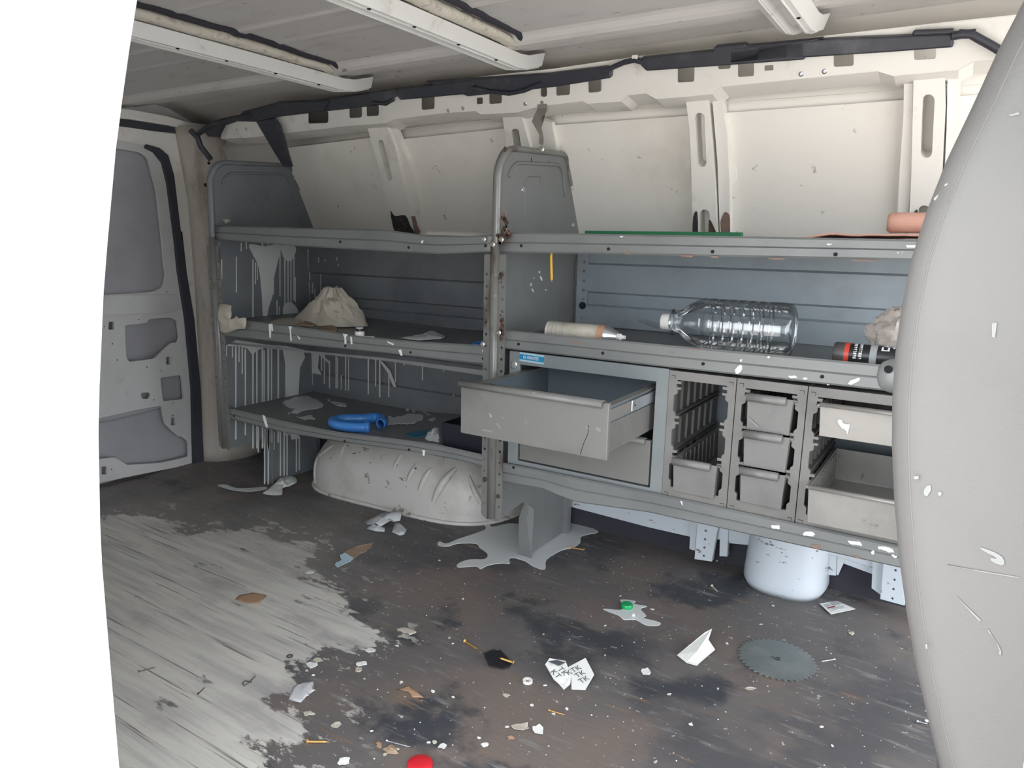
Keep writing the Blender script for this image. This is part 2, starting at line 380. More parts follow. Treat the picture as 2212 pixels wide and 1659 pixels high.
def slotpx(x0, y0, x1, y1, w0, w1=None, n=6):
    """a stadium-shaped hole between two pixel centres"""
    w1 = w1 or w0; out = []
    for k in range(n+1): a = math.pi*k/n; out.append((x0+w0/2*math.cos(a), y0-w0/2*math.sin(a)))
    for k in range(n+1): a = math.pi+math.pi*k/n; out.append((x1+w1/2*math.cos(a), y1-w1/2*math.sin(a)))
    return out
# panels of each bay, proud of the skin's upper strip, edges show as creases
PP_ = (0, 2.10+.040, 1.04)
for poly in ([(600, 322), (812, 296), (880, 530), (600, 530)], [(836, 304), (1110, 275), (1140, 530), (890, 530)], [(1170, 272), (1490, 250), (1510, 530), (1190, 530)],
             [(1548, 245), (1965, 215), (1955, 530), (1565, 530)], [(2045, 210), (2250, 195), (2250, 530), (2020, 530)]):
    wp('wall_panel', poly, [], 'body_white', PP_, vec=-RN*.005, bev=.0015)
    (x0, y0), (x1, y1) = poly[0], poly[1]
    wp('panel_strip', [(x0, y0-22), (x1, y1-22), (x1, y1-21), (x0, y0-21)], [], 'body_white', (0, 2.10+.043, 1.04), vec=-RN*.003)
# rib 1 (between left bay panels)
r1 = wp('rib', B([(612, 872), (745, 860), (800, 1000), (850, 1230), (900, 1480), (930, 1620), (815, 1620), (770, 1480), (700, 1190)]), [slotpx(*B([(703, 975)])[0], *B([(762, 1215)])[0], 12, 12)], 'rail_white')
wp('rib_flange', B([(745, 872), (790, 880), (850, 1020), (888, 1100), (985, 1570), (990, 1640), (925, 1640), (890, 1440), (800, 1010)]), [], 'rail_white', (0, 2.112, 1.04), vec=-RN*.03, parent=r1)
# rib 2 (mostly behind the divider panel)
r2 = wp('rib', B([(1533, 785), (1660, 775), (1720, 1000), (1760, 1560), (1600, 1560), (1560, 1000)]), [slotpx(*B([(1620, 905)])[0], *B([(1655, 1130)])[0], 17, 17)], 'rail_white')
wp('rib_flange', B([(1690, 785), (1870, 840), (1900, 1000), (1960, 1560), (1760, 1560), (1720, 1000)]), [], 'rail_white', (0, 2.118, 1.04), vec=-RN*.02, parent=r2)
# rib 3
r3 = wp('rib', C_([(888, 680), (1040, 668), (1068, 1000), (1090, 1300), (1108, 1680), (938, 1680), (925, 1100), (915, 880)]),
        [slotpx(*C_([(985, 803)])[0], *C_([(1000, 1112)])[0], 21, 19), slotpx(*C_([(1018, 1465)])[0], *C_([(1022, 1640)])[0], 22, 22)], 'rail_white')
wp('rib_flange', C_([(1070, 675), (1138, 683), (1150, 800), (1172, 900), (1188, 1260), (1192, 1680), (1125, 1680), (1105, 1100), (1085, 860)]), [], 'rail_white', (0, 2.112, 1.04), vec=-RN*.03, parent=r3)
wp('sealer_blob', slotpx(1582, 366, 1584, 388, 17, 17), [], 'rail_white', (0, 2.137, 1.04), vec=-RN*.006, parent=r3, bev=.002)
# rib 4
r4 = wp('rib', D([(1180, 722), (1470, 695), (1478, 1000), (1445, 1640), (1400, 2200), (1130, 2200), (1160, 1640)]),
        [slotpx(*D([(1322, 936)])[0], *D([(1300, 1422)])[0], 26, 25), slotpx(*I4([(405, 1262)])[0], *I4([(385, 1430)])[0], 26, 26)], 'rail_white')
wp('rib_flange', D([(1092, 782), (1175, 778), (1160, 1640), (1120, 2200), (1020, 2200), (1048, 1640), (1085, 1100)]), [], 'rail_white', (0, 2.112, 1.04), vec=-RN*.03, parent=r4)
wp('rib_flange', D([(1500, 702), (1612, 740), (1600, 1200), (1560, 2200), (1420, 2200), (1470, 1640), (1490, 1200)]), [], 'rail_white', (0, 2.112, 1.04), vec=-RN*.03, parent=r4)
# burnt and rusted feet of the ribs: thin crusts with a shape of their own
for poly in (B([(770, 1440), (800, 1475), (870, 1470), (905, 1540), (930, 1600), (810, 1600)]), C_([(940, 1480), (968, 1450), (970, 1640), (938, 1640)]), C_([(1050, 1500), (1085, 1560), (1110, 1640), (1052, 1640)]), I4([(330, 1300), (365, 1250), (355, 1360), (320, 1370)])):
    wp('burn_mark', smooth_loop([Vector(p) for p in poly], 3), [], 'burn', (0, 2.0985, 1.04), vec=RN*.0012)
wp('rust_stain', jag(C_([(1128, 1490), (1160, 1440), (1190, 1470), (1192, 1630), (1128, 1630)]), 1.5, 3), [], 'rust_light', (0, 2.1105, 1.04), vec=RN*.0008)
wp('rust_stain', jag(B([(905, 1480), (935, 1470), (960, 1540), (975, 1600), (935, 1600)]), 1.5, 4), [], 'rust_light', (0, 2.1105, 1.04), vec=RN*.0008)
# cant rail along the roof edge
QP, QN = (0, 1.915, 1.36), Vector((0, -.894, -.447))
low = A([(1510, 945), (1740, 935)])+B([(0, 912), (480, 858), (740, 838), (790, 812), (1130, 770), (1350, 755), (1390, 778), (1640, 765), (1800, 720), (2110, 685), (2150, 705)])+C_([(170, 680), (220, 705), (450, 690), (490, 648), (620, 635), (690, 672), (870, 660), (1070, 640), (1130, 590)])+D([(0, 745), (850, 660), (1000, 705), (1480, 660), (1600, 650), (1740, 570), (1900, 560), (2500, 540)])
top = [(2290, 22), (2179, 35), (2036, 50), (1700, 88), (1611, 99), (1383, 122), (1201, 149), (1014, 169), (853, 194), (673, 218), (522, 243), (478, 262)]
def rrp(f, x0, y0, x1, y1, sh=0, r=5): return rnd(f([(x0, y0), (x1, y0-sh), (x1, y1-sh), (x0, y1)]), r, 3)
holes = [rrp(B, 205, 765, 345, 845, 6), rrp(B, 485, 735, 575, 808, 6), rrp(B, 603, 722, 690, 796, 6), rrp(B, 978, 655, 1070, 750, 6), rrp(B, 1356, 668, 1400, 712, 4, 2),
         rrp(B, 1440, 640, 1530, 712, 8), rrp(B, 1792, 600, 1838, 662, 3), rrp(B, 1898, 575, 1995, 655, 8), rrp(B, 2118, 545, 2205, 635, 8),
         rrp(C_, 222, 545, 315, 632, 8), rrp(C_, 832, 440, 948, 565, 8), rrp(C_, 1108, 415, 1195, 474, 6), rrp(C_, 1243, 405, 1355, 527, 8), rrp(C_, 1426, 447, 1487, 483, 4, 2),
         rrp(C_, 1898, 355, 2035, 457, 8), rrp(D, 1185, 430, 1390, 560, 12)]
rail = wp('cant_rail', low+top, holes, 'rail_white', QP, QN, vec=-QN*.004)
lw = [onp(p, QP, QN) for p in low]; nl = len(lw)
mk('rail_underside', MB().add(lw+[p+Vector((0, .075, -.012)) for p in lw], [(i, i+1, i+1+nl, i+nl) for i in range(nl-1)]), 'rail_white', rail, solid=.003)
for p in B([(1165, 755), (1265, 738), (1690, 708)])+C_([(1678, 505), (1838, 487)])+A([(1615, 885), (1680, 880)]):
    c = onp(p, QP, QN); mk('rivet', MB().lathe([(0, .006), (.002, .006), (.0035, .0035), (.0035, .0025)], c-QN*.0005, QN, 12), 'zinc', rail, sm=40)
# ledge of the rail, under the roof
mb = MB().add([onp(p, QP, QN) for p in top]+[onp(p, QP, QN)+Vector((0, .10, .01)) for p in top], [(i, i+1, i+1+len(top), i+len(top)) for i in range(len(top)-1)])
mk('rail_ledge', mb, 'rail_white', rail, solid=.003)
# low beam and struts below the bottom shelf
LP, LN = (0, 2.15, 0), Vector((0, -1, 0))
wp('sill_beam', [(1180, 1010), (1990, 1200), (1990, 1262)]+I6([(1100, 410), (560, 345), (540, 330), (250, 300), (0, 243)])+[(1225, 1093), (1180, 1083)], [], 'filler_white', LP, LN, vec=(0, .03, 0), bev=.002)
for f0, hs, f1, f2 in ((I6([(290, 200), (420, 230), (405, 265), (375, 445), (272, 430), (280, 330)]), I6([(338, 263), (335, 313), (331, 362), (327, 411)]), I6([(252, 190), (290, 200), (275, 380), (243, 370)]), I6([(425, 230), (472, 240), (466, 415), (420, 412)])),
                       (I6([(1385, 420), (1490, 440), (1510, 705), (1365, 665), (1375, 560)]), I6([(1455, 497), (1449, 552), (1443, 607), (1437, 662)]), I6([(1322, 420), (1385, 430), (1368, 640), (1315, 600)]), I6([(1515, 450), (1560, 460), (1555, 690), (1515, 690)]))):
    st = wp('strut', f0, [slotpx(x, y, x, y+.1, 5, 5, 4) for x, y in hs], 'filler_white', (0, 2.125, 0), LN, vec=(0, .02, 0), bev=.001)
    for f in (f1, f2): wp('strut_flange', f, [], 'filler_white', (0, 2.14, 0), LN, vec=(0, .02, 0), parent=st)
for f in (I6([(1060, 370), (1112, 380), (1105, 527), (1055, 522)]), I6([(470, 270), (590, 290), (570, 345), (470, 335)]), I6([(1115, 380), (1330, 430), (1325, 520), (1150, 455), (1118, 525), (1108, 520)])):
    wp('sill_plate', f, [], 'filler_white', (0, 2.16, 0), LN, vec=(0, .01, 0))
# added black strips standing in for shade along the foot of the wall
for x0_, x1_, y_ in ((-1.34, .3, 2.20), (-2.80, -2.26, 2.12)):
    mk('shade_strip', MB().box(x0_, x1_, y_, y_+.01, 0, .17), 'sealant_shade', wall)
# fuel filler housing: tapered white hump standing on the floor against the wall
def fh(u, v):
    a = math.pi*(1+u)+(u-.5)*.5; z = .40*v
    r = .119*(1-.24*v)*(1-.10*max(0, 1-v*14)**2); sq = 1/((abs(math.cos(a))**2.6+abs(math.sin(a))**2.6)**(1/2.6))
    return (-.372+r*sq*math.cos(a), 2.165+r*1.06*sq*math.sin(a), z)
mk('filler_housing', MB().grid(fh, 36, 18), 'filler_white', wall, sm=60, solid=.003, label='white painted tapered metal housing standing on the floor')
# wheel arch
def ar(u, v):
    t = 2*u-1; x = -1.80+.475*t; k = 1-abs(t)**3; h = .30*max(k, 0)**.5; d = (.325-.045*t)*max(1-abs(t)**5, 0)**.42
    a = v*math.pi/2; return Vector((x, 2.235-.02*t-d*math.cos(a)**.55, h*math.sin(a)**.8))
arch = mk('wheel_arch', MB().grid(lambda u, v: ar(.5+.5*math.sin((u-.5)*math.pi), v), 64, 24), 'arch_white', wall, sm=60, label='rounded white wheel arch with pressed ridges and black scuffs')
def proj(P):
    q = P-CAM; d = q.dot(fw); return 1106+FPX*q.dot(cr)/d, 829.5-FPX*q.dot(cu)/d
arg = [(i/120, j/40, *proj(ar(i/120, j/40))) for i in range(2, 119) for j in range(1, 36)]
def aruv(p):
    b = min(arg, key=lambda t: (t[2]-p[0])**2+(t[3]-p[1])**2); return b[0], b[1]
for pa, pb_, r in (((690, 975), (785, 715), .0075), ((765, 865), (835, 690), .0075), ((838, 820), (890, 665), .0075), ((930, 745), (965, 655), .0075),
                   ((1300, 830), (1350, 730), .008), ((1395, 915), (1450, 800), .010), ((1470, 985), (1550, 830), .012), ((1575, 1045), (1720, 830), .016), ((1935, 1120), (1815, 880), .011)):
    (u0, v0), (u1, v1) = aruv(G([pa])[0]), aruv(G([pb_])[0])
    pts = [ar(u0+(u1-u0)*k/8, v0+(v1-v0)*k/8) for k in range(9)]
    mk('ridge', MB().tube(pts, [r*(.35+.65*math.sin(math.pi*(.1+.85*k/8))) for k in range(9)], 10), 'arch_white', arch, sm=60)
# base flange of the arch
mb = MB().tube([ar(.5+.5*math.sin((k/40-.5)*math.pi), 0)+Vector((0, -.004, .004)) for k in range(41)], .008, 8); mk('flange', mb, 'arch_white', arch, sm=60)

# passenger-side wall, rear of the door opening; its outside shows, in full daylight
XP, XQ = -.80, .05             # door opening between these
mb = MB().grid(lambda u, v: (XP-(XP-XR)*u, interp(NEAR, -.55+2.05*v), -.55+2.05*v), 1, 40)
mb.grid(lambda u, v: (XQ+(XF-XQ)*u, interp(NEAR, -.55+1.30*v), -.55+1.30*v), 1, 30)
mb.grid(lambda u, v: (XQ+.28*u, interp(NEAR, .75+.75*v), .75+.75*v), 1, 20)
mb.grid(lambda u, v: (XP+(XF-XP)*u, interp(NEAR, 1.30+.2*v), 1.30+.2*v), 1, 8)
structure('wall_passenger_side', mb, 'ext_white', 'blown-out white painted outer body panel beside the door opening', sm=60, solid=.006)
# ceiling
def roofz(y):
    t = (y-1.24)/.66; z = 1.522-.028*t*t-.012*t**4
    for yc, hw, hh in ((1.66, .034, -.020), (1.30, .02, -.006), (.80, .03, -.012)):
        e = max(0, 1-abs(y-yc)/hw); z += hh*min(1, e*1.8)
    if y > 1.745: z += min(.035, (y-1.745)*1.2)
    for yc in (1.12, 1.42): z -= .004*max(0, 1-abs(y-yc)/.014)
    return z
ys = [.56+1.48*k/170 for k in range(171)]
mb = MB().add([(x, y, roofz(y)) for x in (XR-.08, XF) for y in ys], [(k, k+1, k+172, k+171) for k in range(170)])
ceil = structure('ceiling', mb, 'roof_skin', 'bare grey-white metal van roof skin with pressed ridges and stains', 'ceiling', solid=.006, fix=False)
def bow(x, wid=.075, holes=True):
    """hat-section roof bow running across the van"""
    prof = [(-.5, .004), (-.40, -.024), (-.20, -.028), (-.13, -.014), (.10, -.014), (.17, -.030), (.36, -.028), (.5, .004)]
    def p(u, v):
        y = .62+1.22*v; i = min(6, int(u*7)); f = u*7-i; a, b = prof[i], prof[i+1]
        return Vector((x+wid*(a[0]+(b[0]-a[0])*f)*1.35, y, 1.484-.004*((y-1.24)/.66)**2+max(0, y-1.74)*.3+a[1]+(b[1]-a[1])*f))
    o = mk('roof_bow', MB().grid(p, 7, 30), 'bow_white', ceil, solid=.003)
    for u_ in (.25, .75): mk('bead', MB().tube([p(u_, k/20)+Vector((0, 0, -.001)) for k in range(21)], .003, 6), 'bow_white', o, sm=60)
    for y in (1.0, 1.16, 1.3, 1.46, 1.62):
        q = p(.80, (y-.62)/1.22); mk('bolt_hole', MB().lathe([(0, .0045), (.0025, .0045)], q+Vector((.0, 0, -.003)), (0, 0, 1), 8), 'hole_black', o)
    return o, p
for bi, x in enumerate((-2.31, -1.757, -1.112, -.385, .30)):
    if bi == 0: continue
    o, p = bow(x, (.055, .055, .050, .062, .06)[bi])
    def foam(u, v, x=x):
        y = .62+(1.05 if bi != 3 else .5)*v; wv = noise.noise((y*9, x*3, 0))*.012+noise.noise((y*40, x, 2))*.003
        z0 = 1.489-.004*((y-1.24)/.66)**2; h = roofz(y)-z0-.004; a = 2*math.pi*u
        return Vector((x+.040+wv+.022*math.cos(a), y, z0+h*.55+h*.5*math.sin(a)))
    mk('foam_strip', MB().grid(foam, 12, 90), 'foam', ceil, sm=60)
    gp = [foam(.0, k/60)+Vector((.016+.006*noise.noise((k*.35, x*5, 3)), 0, .012)) for k in range(61)]
    mk('sealant_bead', MB().tube(gp, .010, 8), 'sealant_shade', ceil, sm=60)
# rear wall: header, door leaf, seal, pillar
mb = MB().box(XR-.09, XR-.07, .36, 2.3, -.06, 1.58)
rear = structure('wall_rear', mb, 'door_grey', 'rear end of the van body around the closed rear door')
hdr = PX(A([(760, 735), (890, 745), (1140, 790), (1290, 835), (1420, 850), (1420, 900), (1340, 890), (1300, 880), (1120, 850), (900, 815), (760, 800)]), XR+.03)
mk('header', MB().prism(hdr, (-.09, 0, 0)), 'rail_white', rear, bev=.004)
gsk = PX(A([(740, 795), (900, 805), (1060, 830), (1200, 875), (1320, 885), (1345, 925), (1240, 915), (1060, 895), (740, 850)]), XR+.012)
mk('header_gasket', MB().prism(gsk, (-.02, 0, 0)), 'seal', rear)
fr = PX(A([(740, 850), (900, 862), (1060, 893), (1240, 912), (1330, 935), (1345, 985), (1350, 1200), (1385, 1659)])+E([(790, 0), (850, 420), (870, 900), (890, 1515), (858, 1515), (785, 1000), (750, 560), (722, 200), (700, 0)])+A([(1200, 1400), (1150, 1120), (1080, 1040), (980, 990), (740, 945)]), XR+.008)
mk('door_frame', MB().prism(fr, (-.04, 0, 0)), 'rail_white', rear, bev=.006)
sl = PX(A([(1000, 985), (1090, 1010), (1150, 1060), (1190, 1200), (1245, 1659)])+E([(722, 0), (752, 270), (800, 560), (840, 1000), (862, 1500), (800, 1500), (798, 1440), (788, 1000), (748, 560), (700, 250), (675, 0)])+A([(1195, 1600), (1150, 1250), (1115, 1110), (1060, 1040), (1000, 1010)]), XR+.018)
mk('door_seal', MB().prism(sl, (-.05, 0, 0)), 'seal', rear, bev=.003)
# the door leaf itself
dl = A([(520, 905), (740, 945), (960, 985), (1050, 1020), (1110, 1080), (1150, 1200), (1200, 1659)])+E([(690, 200), (745, 560), (785, 1000), (795, 1440), (780, 1490), (165, 1612), (-150, 1680), (-150, 0)])
win = rnd(A([(700, 1005), (790, 1012), (960, 1042), (1012, 1085), (1070, 1310), (1110, 1659)])+E([(605, 180), (618, 280), (600, 355), (540, 385), (390, 398), (190, 405), (-30, 410)]), 6, 2)
h1 = rnd(E([(355, 600), (500, 585), (505, 560), (640, 550), (690, 570), (705, 680), (690, 715), (655, 710), (545, 815), (380, 835), (362, 800)]), 5, 3)
h2 = rnd(E([(580, 935), (718, 918), (732, 1072), (598, 1087)]), 6, 3)
h3 = rnd(E([(-30, 1240), (165, 1200), (440, 1140), (590, 1115), (612, 1235), (700, 1315), (712, 1308), (760, 1345), (765, 1440), (590, 1480), (370, 1495), (290, 1445), (165, 1460), (-30, 1480)]), 5, 3)
h4 = rnd(E([(453, 1038), (470, 1030), (510, 1030), (519, 1045), (505, 1072), (465, 1072)]), 4, 3)
sq = [E([(a, b), (c, b), (c, d), (a, d)]) for a, b, c, d in ((250, 578, 284, 628), (618, 803, 645, 850), (649, 1191, 676, 1240), (205, 1505, 236, 1555))]
dots = [slotpx(x, y, x, y+.1, 3.4, 3.4, 4) for x, y in E([(224, 607), (443, 563), (275, 718), (307, 822), (497, 868), (587, 892), (664, 1098), (660, 1177), (540, 1077), (625, 386), (270, 1522)])]
door = tago(mk('door_1', MB().sheet(PX(dl, XR), [PX(h, XR) for h in [win, h1, h2, h3, h4]+sq+dots], (-.012, 0, 0)), 'door_grey', None), 'grey inner panel of the closed rear door with cut-out openings', 'door', None, 'structure')
mk('outer_skin', MB().grid(lambda u, v: (XR-.045-.02*math.sin(v*math.pi), .9+.95*u, -.02+1.44*v), 4, 12), 'door_skin', door, sm=60)
mk('window_blank', MB().prism(PX(win, XR-.026), (-.004, 0, 0)), 'door_skin', door)
mk('stiffener', MB().tube([at(p, 0, XR-.03) for p in E([(100, 1215), (300, 1180), (440, 1150), (600, 1120)])], [.018, .017, .012, .004], 10), 'door_skin', door, sm=60)
for poly in (E([(310, 900), (330, 880), (350, 890), (350, 960), (310, 975)]), E([(345, 1030), (380, 1020), (380, 1090), (350, 1100)]), E([(190, 405), (690, 400), (720, 470), (680, 520), (190, 540)])):
    mk('pressing', MB().prism(rnd(PX(poly, XR+.004), .02, 3), (-.008, 0, 0)), 'door_grey', door, bev=.004)
# D-pillar between rear door and shelving
pil = [(-2.86, 1.895), (-2.82, 1.905), (-2.78, 1.93), (-2.75, 1.965), (-2.735, 2.01), (-2.73, 2.08), (-2.73, 2.20)]
def pf(u, v):
    z = 1.44*v; i = min(5, int(u*6)); f = u*6-i; a, b = pil[i], pil[i+1]
    return Vector((a[0]+(b[0]-a[0])*f, a[1]+(b[1]-a[1])*f-.012+.02*math.sin(v*3)-max(0, v-.8)*.15, z))
dp = mk('pillar', MB().grid(pf, 24, 30), 'pillar_worn', rear, sm=60, solid=.004)
for u, v, a, b in ((.42, .84, .012, .012), (.55, .70, .02, .07), (.5, .90, .006, .006), (.52, .60, .014, .02), (.56, .47, .02, .09), (.62, .36, .02, .07)):
    q = pf(u, v); t = (pf(u+.02, v)-pf(u-.02, v)).normalized(); n = Vector((t.y, -t.x, 0))
    mk('pillar_hole', MB().prism([q+n*.0015+t*(a*math.cos(k*.524))+Vector((0, 0, b*math.sin(k*.524))) for k in range(12)], n*.001), 'hole_black', dp)

# black wiring duct along the rail
dk = bpy.data.objects.new('trim_1', None); COL.objects.link(dk); dk.location = (-1.2, 1.9, 1.4); tago(dk, 'black plastic wiring duct and cables running along the roof rail', 'wiring', None, 'structure')
def dseg(poly, t=.022, lift=.02): mk('duct_section', MB().prism([onp(p, Vector(QP)+QN*lift, QN) for p in poly], -QN*t), 'duct_black', dk, bev=.004)
dseg(D([(540, 358), (1160, 335), (1545, 320), (1552, 445), (960, 490), (0, 552), (-540, 600), (-540, 440), (0, 395)]))
dseg(D([(1165, 300), (1195, 288), (1560, 272), (1545, 325), (1165, 340)]), .015, .022)
dseg(C_([(580, 395), (1075, 345), (1085, 318), (1290, 298), (1310, 315), (1830, 262), (1700, 300), (1700, 410), (620, 487), (580, 450)]))
dseg(C_([(-900, 560), (-60, 505), (340, 455), (378, 470), (375, 535), (0, 595), (-400, 640), (-600, 660)]), .02, .018)
dseg(B([(800, 610), (1330, 545), (1340, 640), (835, 685), (805, 650)]))
dseg(B([(235, 690), (800, 610), (830, 650), (700, 720), (0, 800), (-130, 780), (-10, 700)]), .02, .018)
dseg(A([(1650, 765), (1900, 700), (2250, 690), (2212, 760), (1900, 800), (1760, 835), (1600, 830)]), .02, .024)
dseg(A([(1745, 830), (1870, 810), (1910, 870), (1990, 1145), (1930, 1140), (1850, 1010)]), .012, .03)
dseg(A([(1500, 850), (1560, 820), (1620, 830), (1530, 860), (1490, 940), (1420, 935), (1385, 895), (1440, 840)]), .012, .03)
def cable(pts, r, l=.02): mk('cable', MB().tube([onp(p, Vector(QP)+QN*l, QN) for p in pts], r, 8), 'duct_black', dk, sm=60)
cable(C_([(330, 490), (400, 455), (470, 425), (540, 410), (600, 425)]), .007)
cable(D([(1540, 335), (1640, 320), (1720, 320), (1790, 360), (1900, 420), (2000, 480), (2100, 560)]), .009)
cable(D([(1600, 305), (1680, 308), (1760, 300)]), .007)
cable(B([(1330, 600), (1450, 625), (1580, 640), (1680, 620), (1800, 570)]), .006, .024)
cable(B([(650, 700), (740, 710), (770, 690), (790, 680)]), .006)
cable(A([(1300, 890), (1350, 940), (1370, 1000), (1440, 1090)]), .011, .03)
cable(A([(1360, 910), (1440, 850), (1540, 820), (1700, 790)]), .010, .03)
mk('clip', MB().prism([onp(p, QP, QN)+QN*.02 for p in C_([(545, 360), (582, 358), (582, 392), (545, 392)])], QN*.004), 'rail_white', dk)

# ================================================================== SHELVING
XL, XD, XE = -2.35, -1.11, .16       # left end panel, divider, right end
def hexhole(c, ux, uz, r, n=6): return [c+ux*(r*math.cos(2*math.pi*k/n))+uz*(r*math.sin(2*math.pi*k/n)) for k in range(n)]
VX, VY, VZ = Vector((1, 0, 0)), Vector((0, 1, 0)), Vector((0, 0, 1))
unitL = thing('shelf_unit', (-1.73, 1.9, 0), 'paint-splashed dark grey steel shelf unit over the wheel arch', 'shelf')
unitR = thing('shelf_unit', (-.48, 1.9, 0), 'grey steel shelf unit holding the drawer cabinet and plastic bins', 'shelf')
def shelf(unit, top, bot, z_drop=.012, m='shelf_grey', ydeep=YB, back=True):
    """front lip traced on the shelf's front plane (it sags), tray behind it"""
    T = PY(top, YF); Bt = PY(bot, YF)
    n = 24
    def zat(P, x):
        P = sorted(P, key=lambda p: p.x)
        if x <= P[0].x: return P[0].z
        for a, b in zip(P, P[1:]):
            if x <= b.x: return a.z+(b.z-a.z)*(x-a.x)/(b.x-a.x)
        return P[-1].z
    x0, x1 = (XL+.004, XD-.006) if unit is unitL else (XD+.006, XE)
    xs = [x0+(x1-x0)*k/n for k in range(n+1)]
    mb = MB()
    def prof(x):
        t, b = zat(T, x), zat(Bt, x); h = t-b
        return [(YF+.010, t-.002), (YF+.004, t), (YF, t-.004), (YF, t-h*.45), (YF+.003, t-h*.5), (YF, t-h*.55), (YF, b+.004), (YF+.004, b), (YF+.03, b+.001), (YF+.03, b+.006)]
    vs = [Vector((x, y, z)) for x in xs for y, z in prof(x)]; k = 10
    mb.add(vs, [(i*k+j, (i+1)*k+j, (i+1)*k+j+1, i*k+j+1) for i in range(n) for j in range(k-1)])
    sh = mk('shelf', MB().add([Vector((x, y, zat(T, x)-z_drop)) for x in xs for y in (YF+.006, ydeep)], [(2*i, 2*i+2, 2*i+3, 2*i+1) for i in range(n)]), m, unit, solid=.003)
    mk('shelf_lip', mb, 'lip_grey' if unit is unitR else m, sh, sm=30, solid=.0015)
    return sh, lambda x: zat(T, x)-z_drop, zat, T, Bt
tL = shelf(unitL, F([(60, 528), (800, 548), (1240, 558), (1530, 598), (1770, 602), (2020, 590)]), F([(60, 620), (700, 672), (1200, 700), (1600, 722), (1985, 706)]))
mL = shelf(unitL, F([(60, 1150), (300, 1180), (600, 1215), (1100, 1290), (1500, 1325), (1990, 1352)]), F([(60, 1272), (700, 1345), (1200, 1395), (1985, 1484)]))
bL = shelf(unitL, G([(130, 408), (560, 510), (900, 580), (1250, 620), (1600, 668), (1985, 755)]), G([(130, 480), (560, 585), (960, 650), (1400, 710), (1760, 775), (1985, 838)]))
tR = shelf(unitR, [(1080, 502), (1150, 503), (1983, 518), (2100, 520)], [(1080, 545), (1150, 545.6), (1975, 562), (2100, 565)])
mR = shelf(unitR, [(1080, 713), (1150, 719.6), (1898, 788), (2100, 806)], [(1080, 752), (1400, 788.5), (1899, 842.7), (2100, 864)], .026)
bR = shelf(unitR, [(1080, 999), (1434, 1071), (1714, 1131), (1960, 1184), (2100, 1214)], [(1080, 1040), (1180, 1058), (1230, 1083), (1400, 1107), (1940, 1226), (2100, 1262)])
# second return under the middle left lip
mb = MB().prism(PY(F([(110, 1318), (700, 1382), (1240, 1432), (1960, 1522), (1960, 1560), (1240, 1452), (700, 1396), (110, 1330)]), YF+.03), (0, .004, 0)); mk('stiffener_bar', mb, 'shelf_grey', unitL)
# holes punched in the lips
for sh, P in ((tL, F([(1397, 678), (1922, 666), (930, 640)])), (mL, F([(1410, 1395), (1905, 1437), (965, 1350)])), (bL, G([(205, 470), (960, 642), (1400, 700)])),
              (tR, I3([(425, 202), (1008, 217), (1697, 232)])+H8([(610, 925)])), (mR, I3([(393, 785), (955, 845), (1622, 917)])+I1([(515, 160)])), (bR, I1([(475, 1143)]))):
    for p in P: mk('lip_hole', MB().lathe([(0, .0042), (.002, .0042)], at(p, 1, YF-.0025), (0, 1, 0), 10), 'hole_black', sh[0])
# chipped white paint and rust streaks on the right-hand lips
for sh, f, polys, mm in ((mR, I2, ([(692, 150), (715, 110), (748, 98), (748, 140), (722, 175), (700, 178)], [(732, 65), (750, 55), (750, 75), (735, 82)], [(945, 40), (970, 32), (965, 55)], [(1105, 195), (1160, 188), (1200, 205), (1150, 212)], [(1225, 210), (1270, 205), (1260, 222)], [(1580, 250), (1640, 215), (1695, 208), (1680, 235), (1620, 262)], [(1425, 258), (1450, 262), (1430, 268)]), 'white_paint'),
                         (bR, I6, ([(720, 232), (770, 228), (780, 250), (735, 252)], [(905, 275), (945, 262), (990, 285), (960, 300), (920, 290)], [(1165, 320), (1240, 325), (1270, 350), (1200, 345)], [(1345, 350), (1420, 358), (1460, 395), (1400, 385), (1360, 370)], [(1310, 385), (1330, 375), (1325, 412)], [(1420, 400), (1465, 410), (1460, 425)], [(190, 85), (200, 90), (205, 112), (198, 110)]), 'white_paint'),
                         (tR, I3, ([(515, 218), (560, 222), (555, 234), (520, 232)], [(830, 236), (905, 236), (900, 247), (840, 247)], [(1000, 240), (1045, 240), (1040, 252), (1005, 252)], [(1320, 252), (1420, 250), (1410, 260), (1330, 262)], [(1790, 263), (1925, 262), (1920, 270), (1800, 272)]), 'rust_light'),
                         (tR, I3, ([(485, 132), (510, 130), (505, 137)], [(1640, 175), (1680, 172), (1670, 180)], [(2090, 182), (2150, 178), (2150, 192), (2100, 196)]), 'white_paint'),
                         (mR, I3, ([(765, 775), (800, 778), (795, 786), (770, 784)], [(880, 758), (930, 760), (925, 768), (885, 766)]), 'rust_light'),
                         (bR, I6, ([(955, 340), (1020, 345), (1015, 372), (970, 365)], [(1200, 405), (1250, 415), (1240, 428)]), 'rust_light')):
    for P in polys: mk('paint_chip' if mm == 'white_paint' else 'rust_streak', MB().prism([at(p, 1, YF-.0016) for p in jag(f(P), 1.3, len(P))], (0, -.0008, 0)), mm, sh[0])
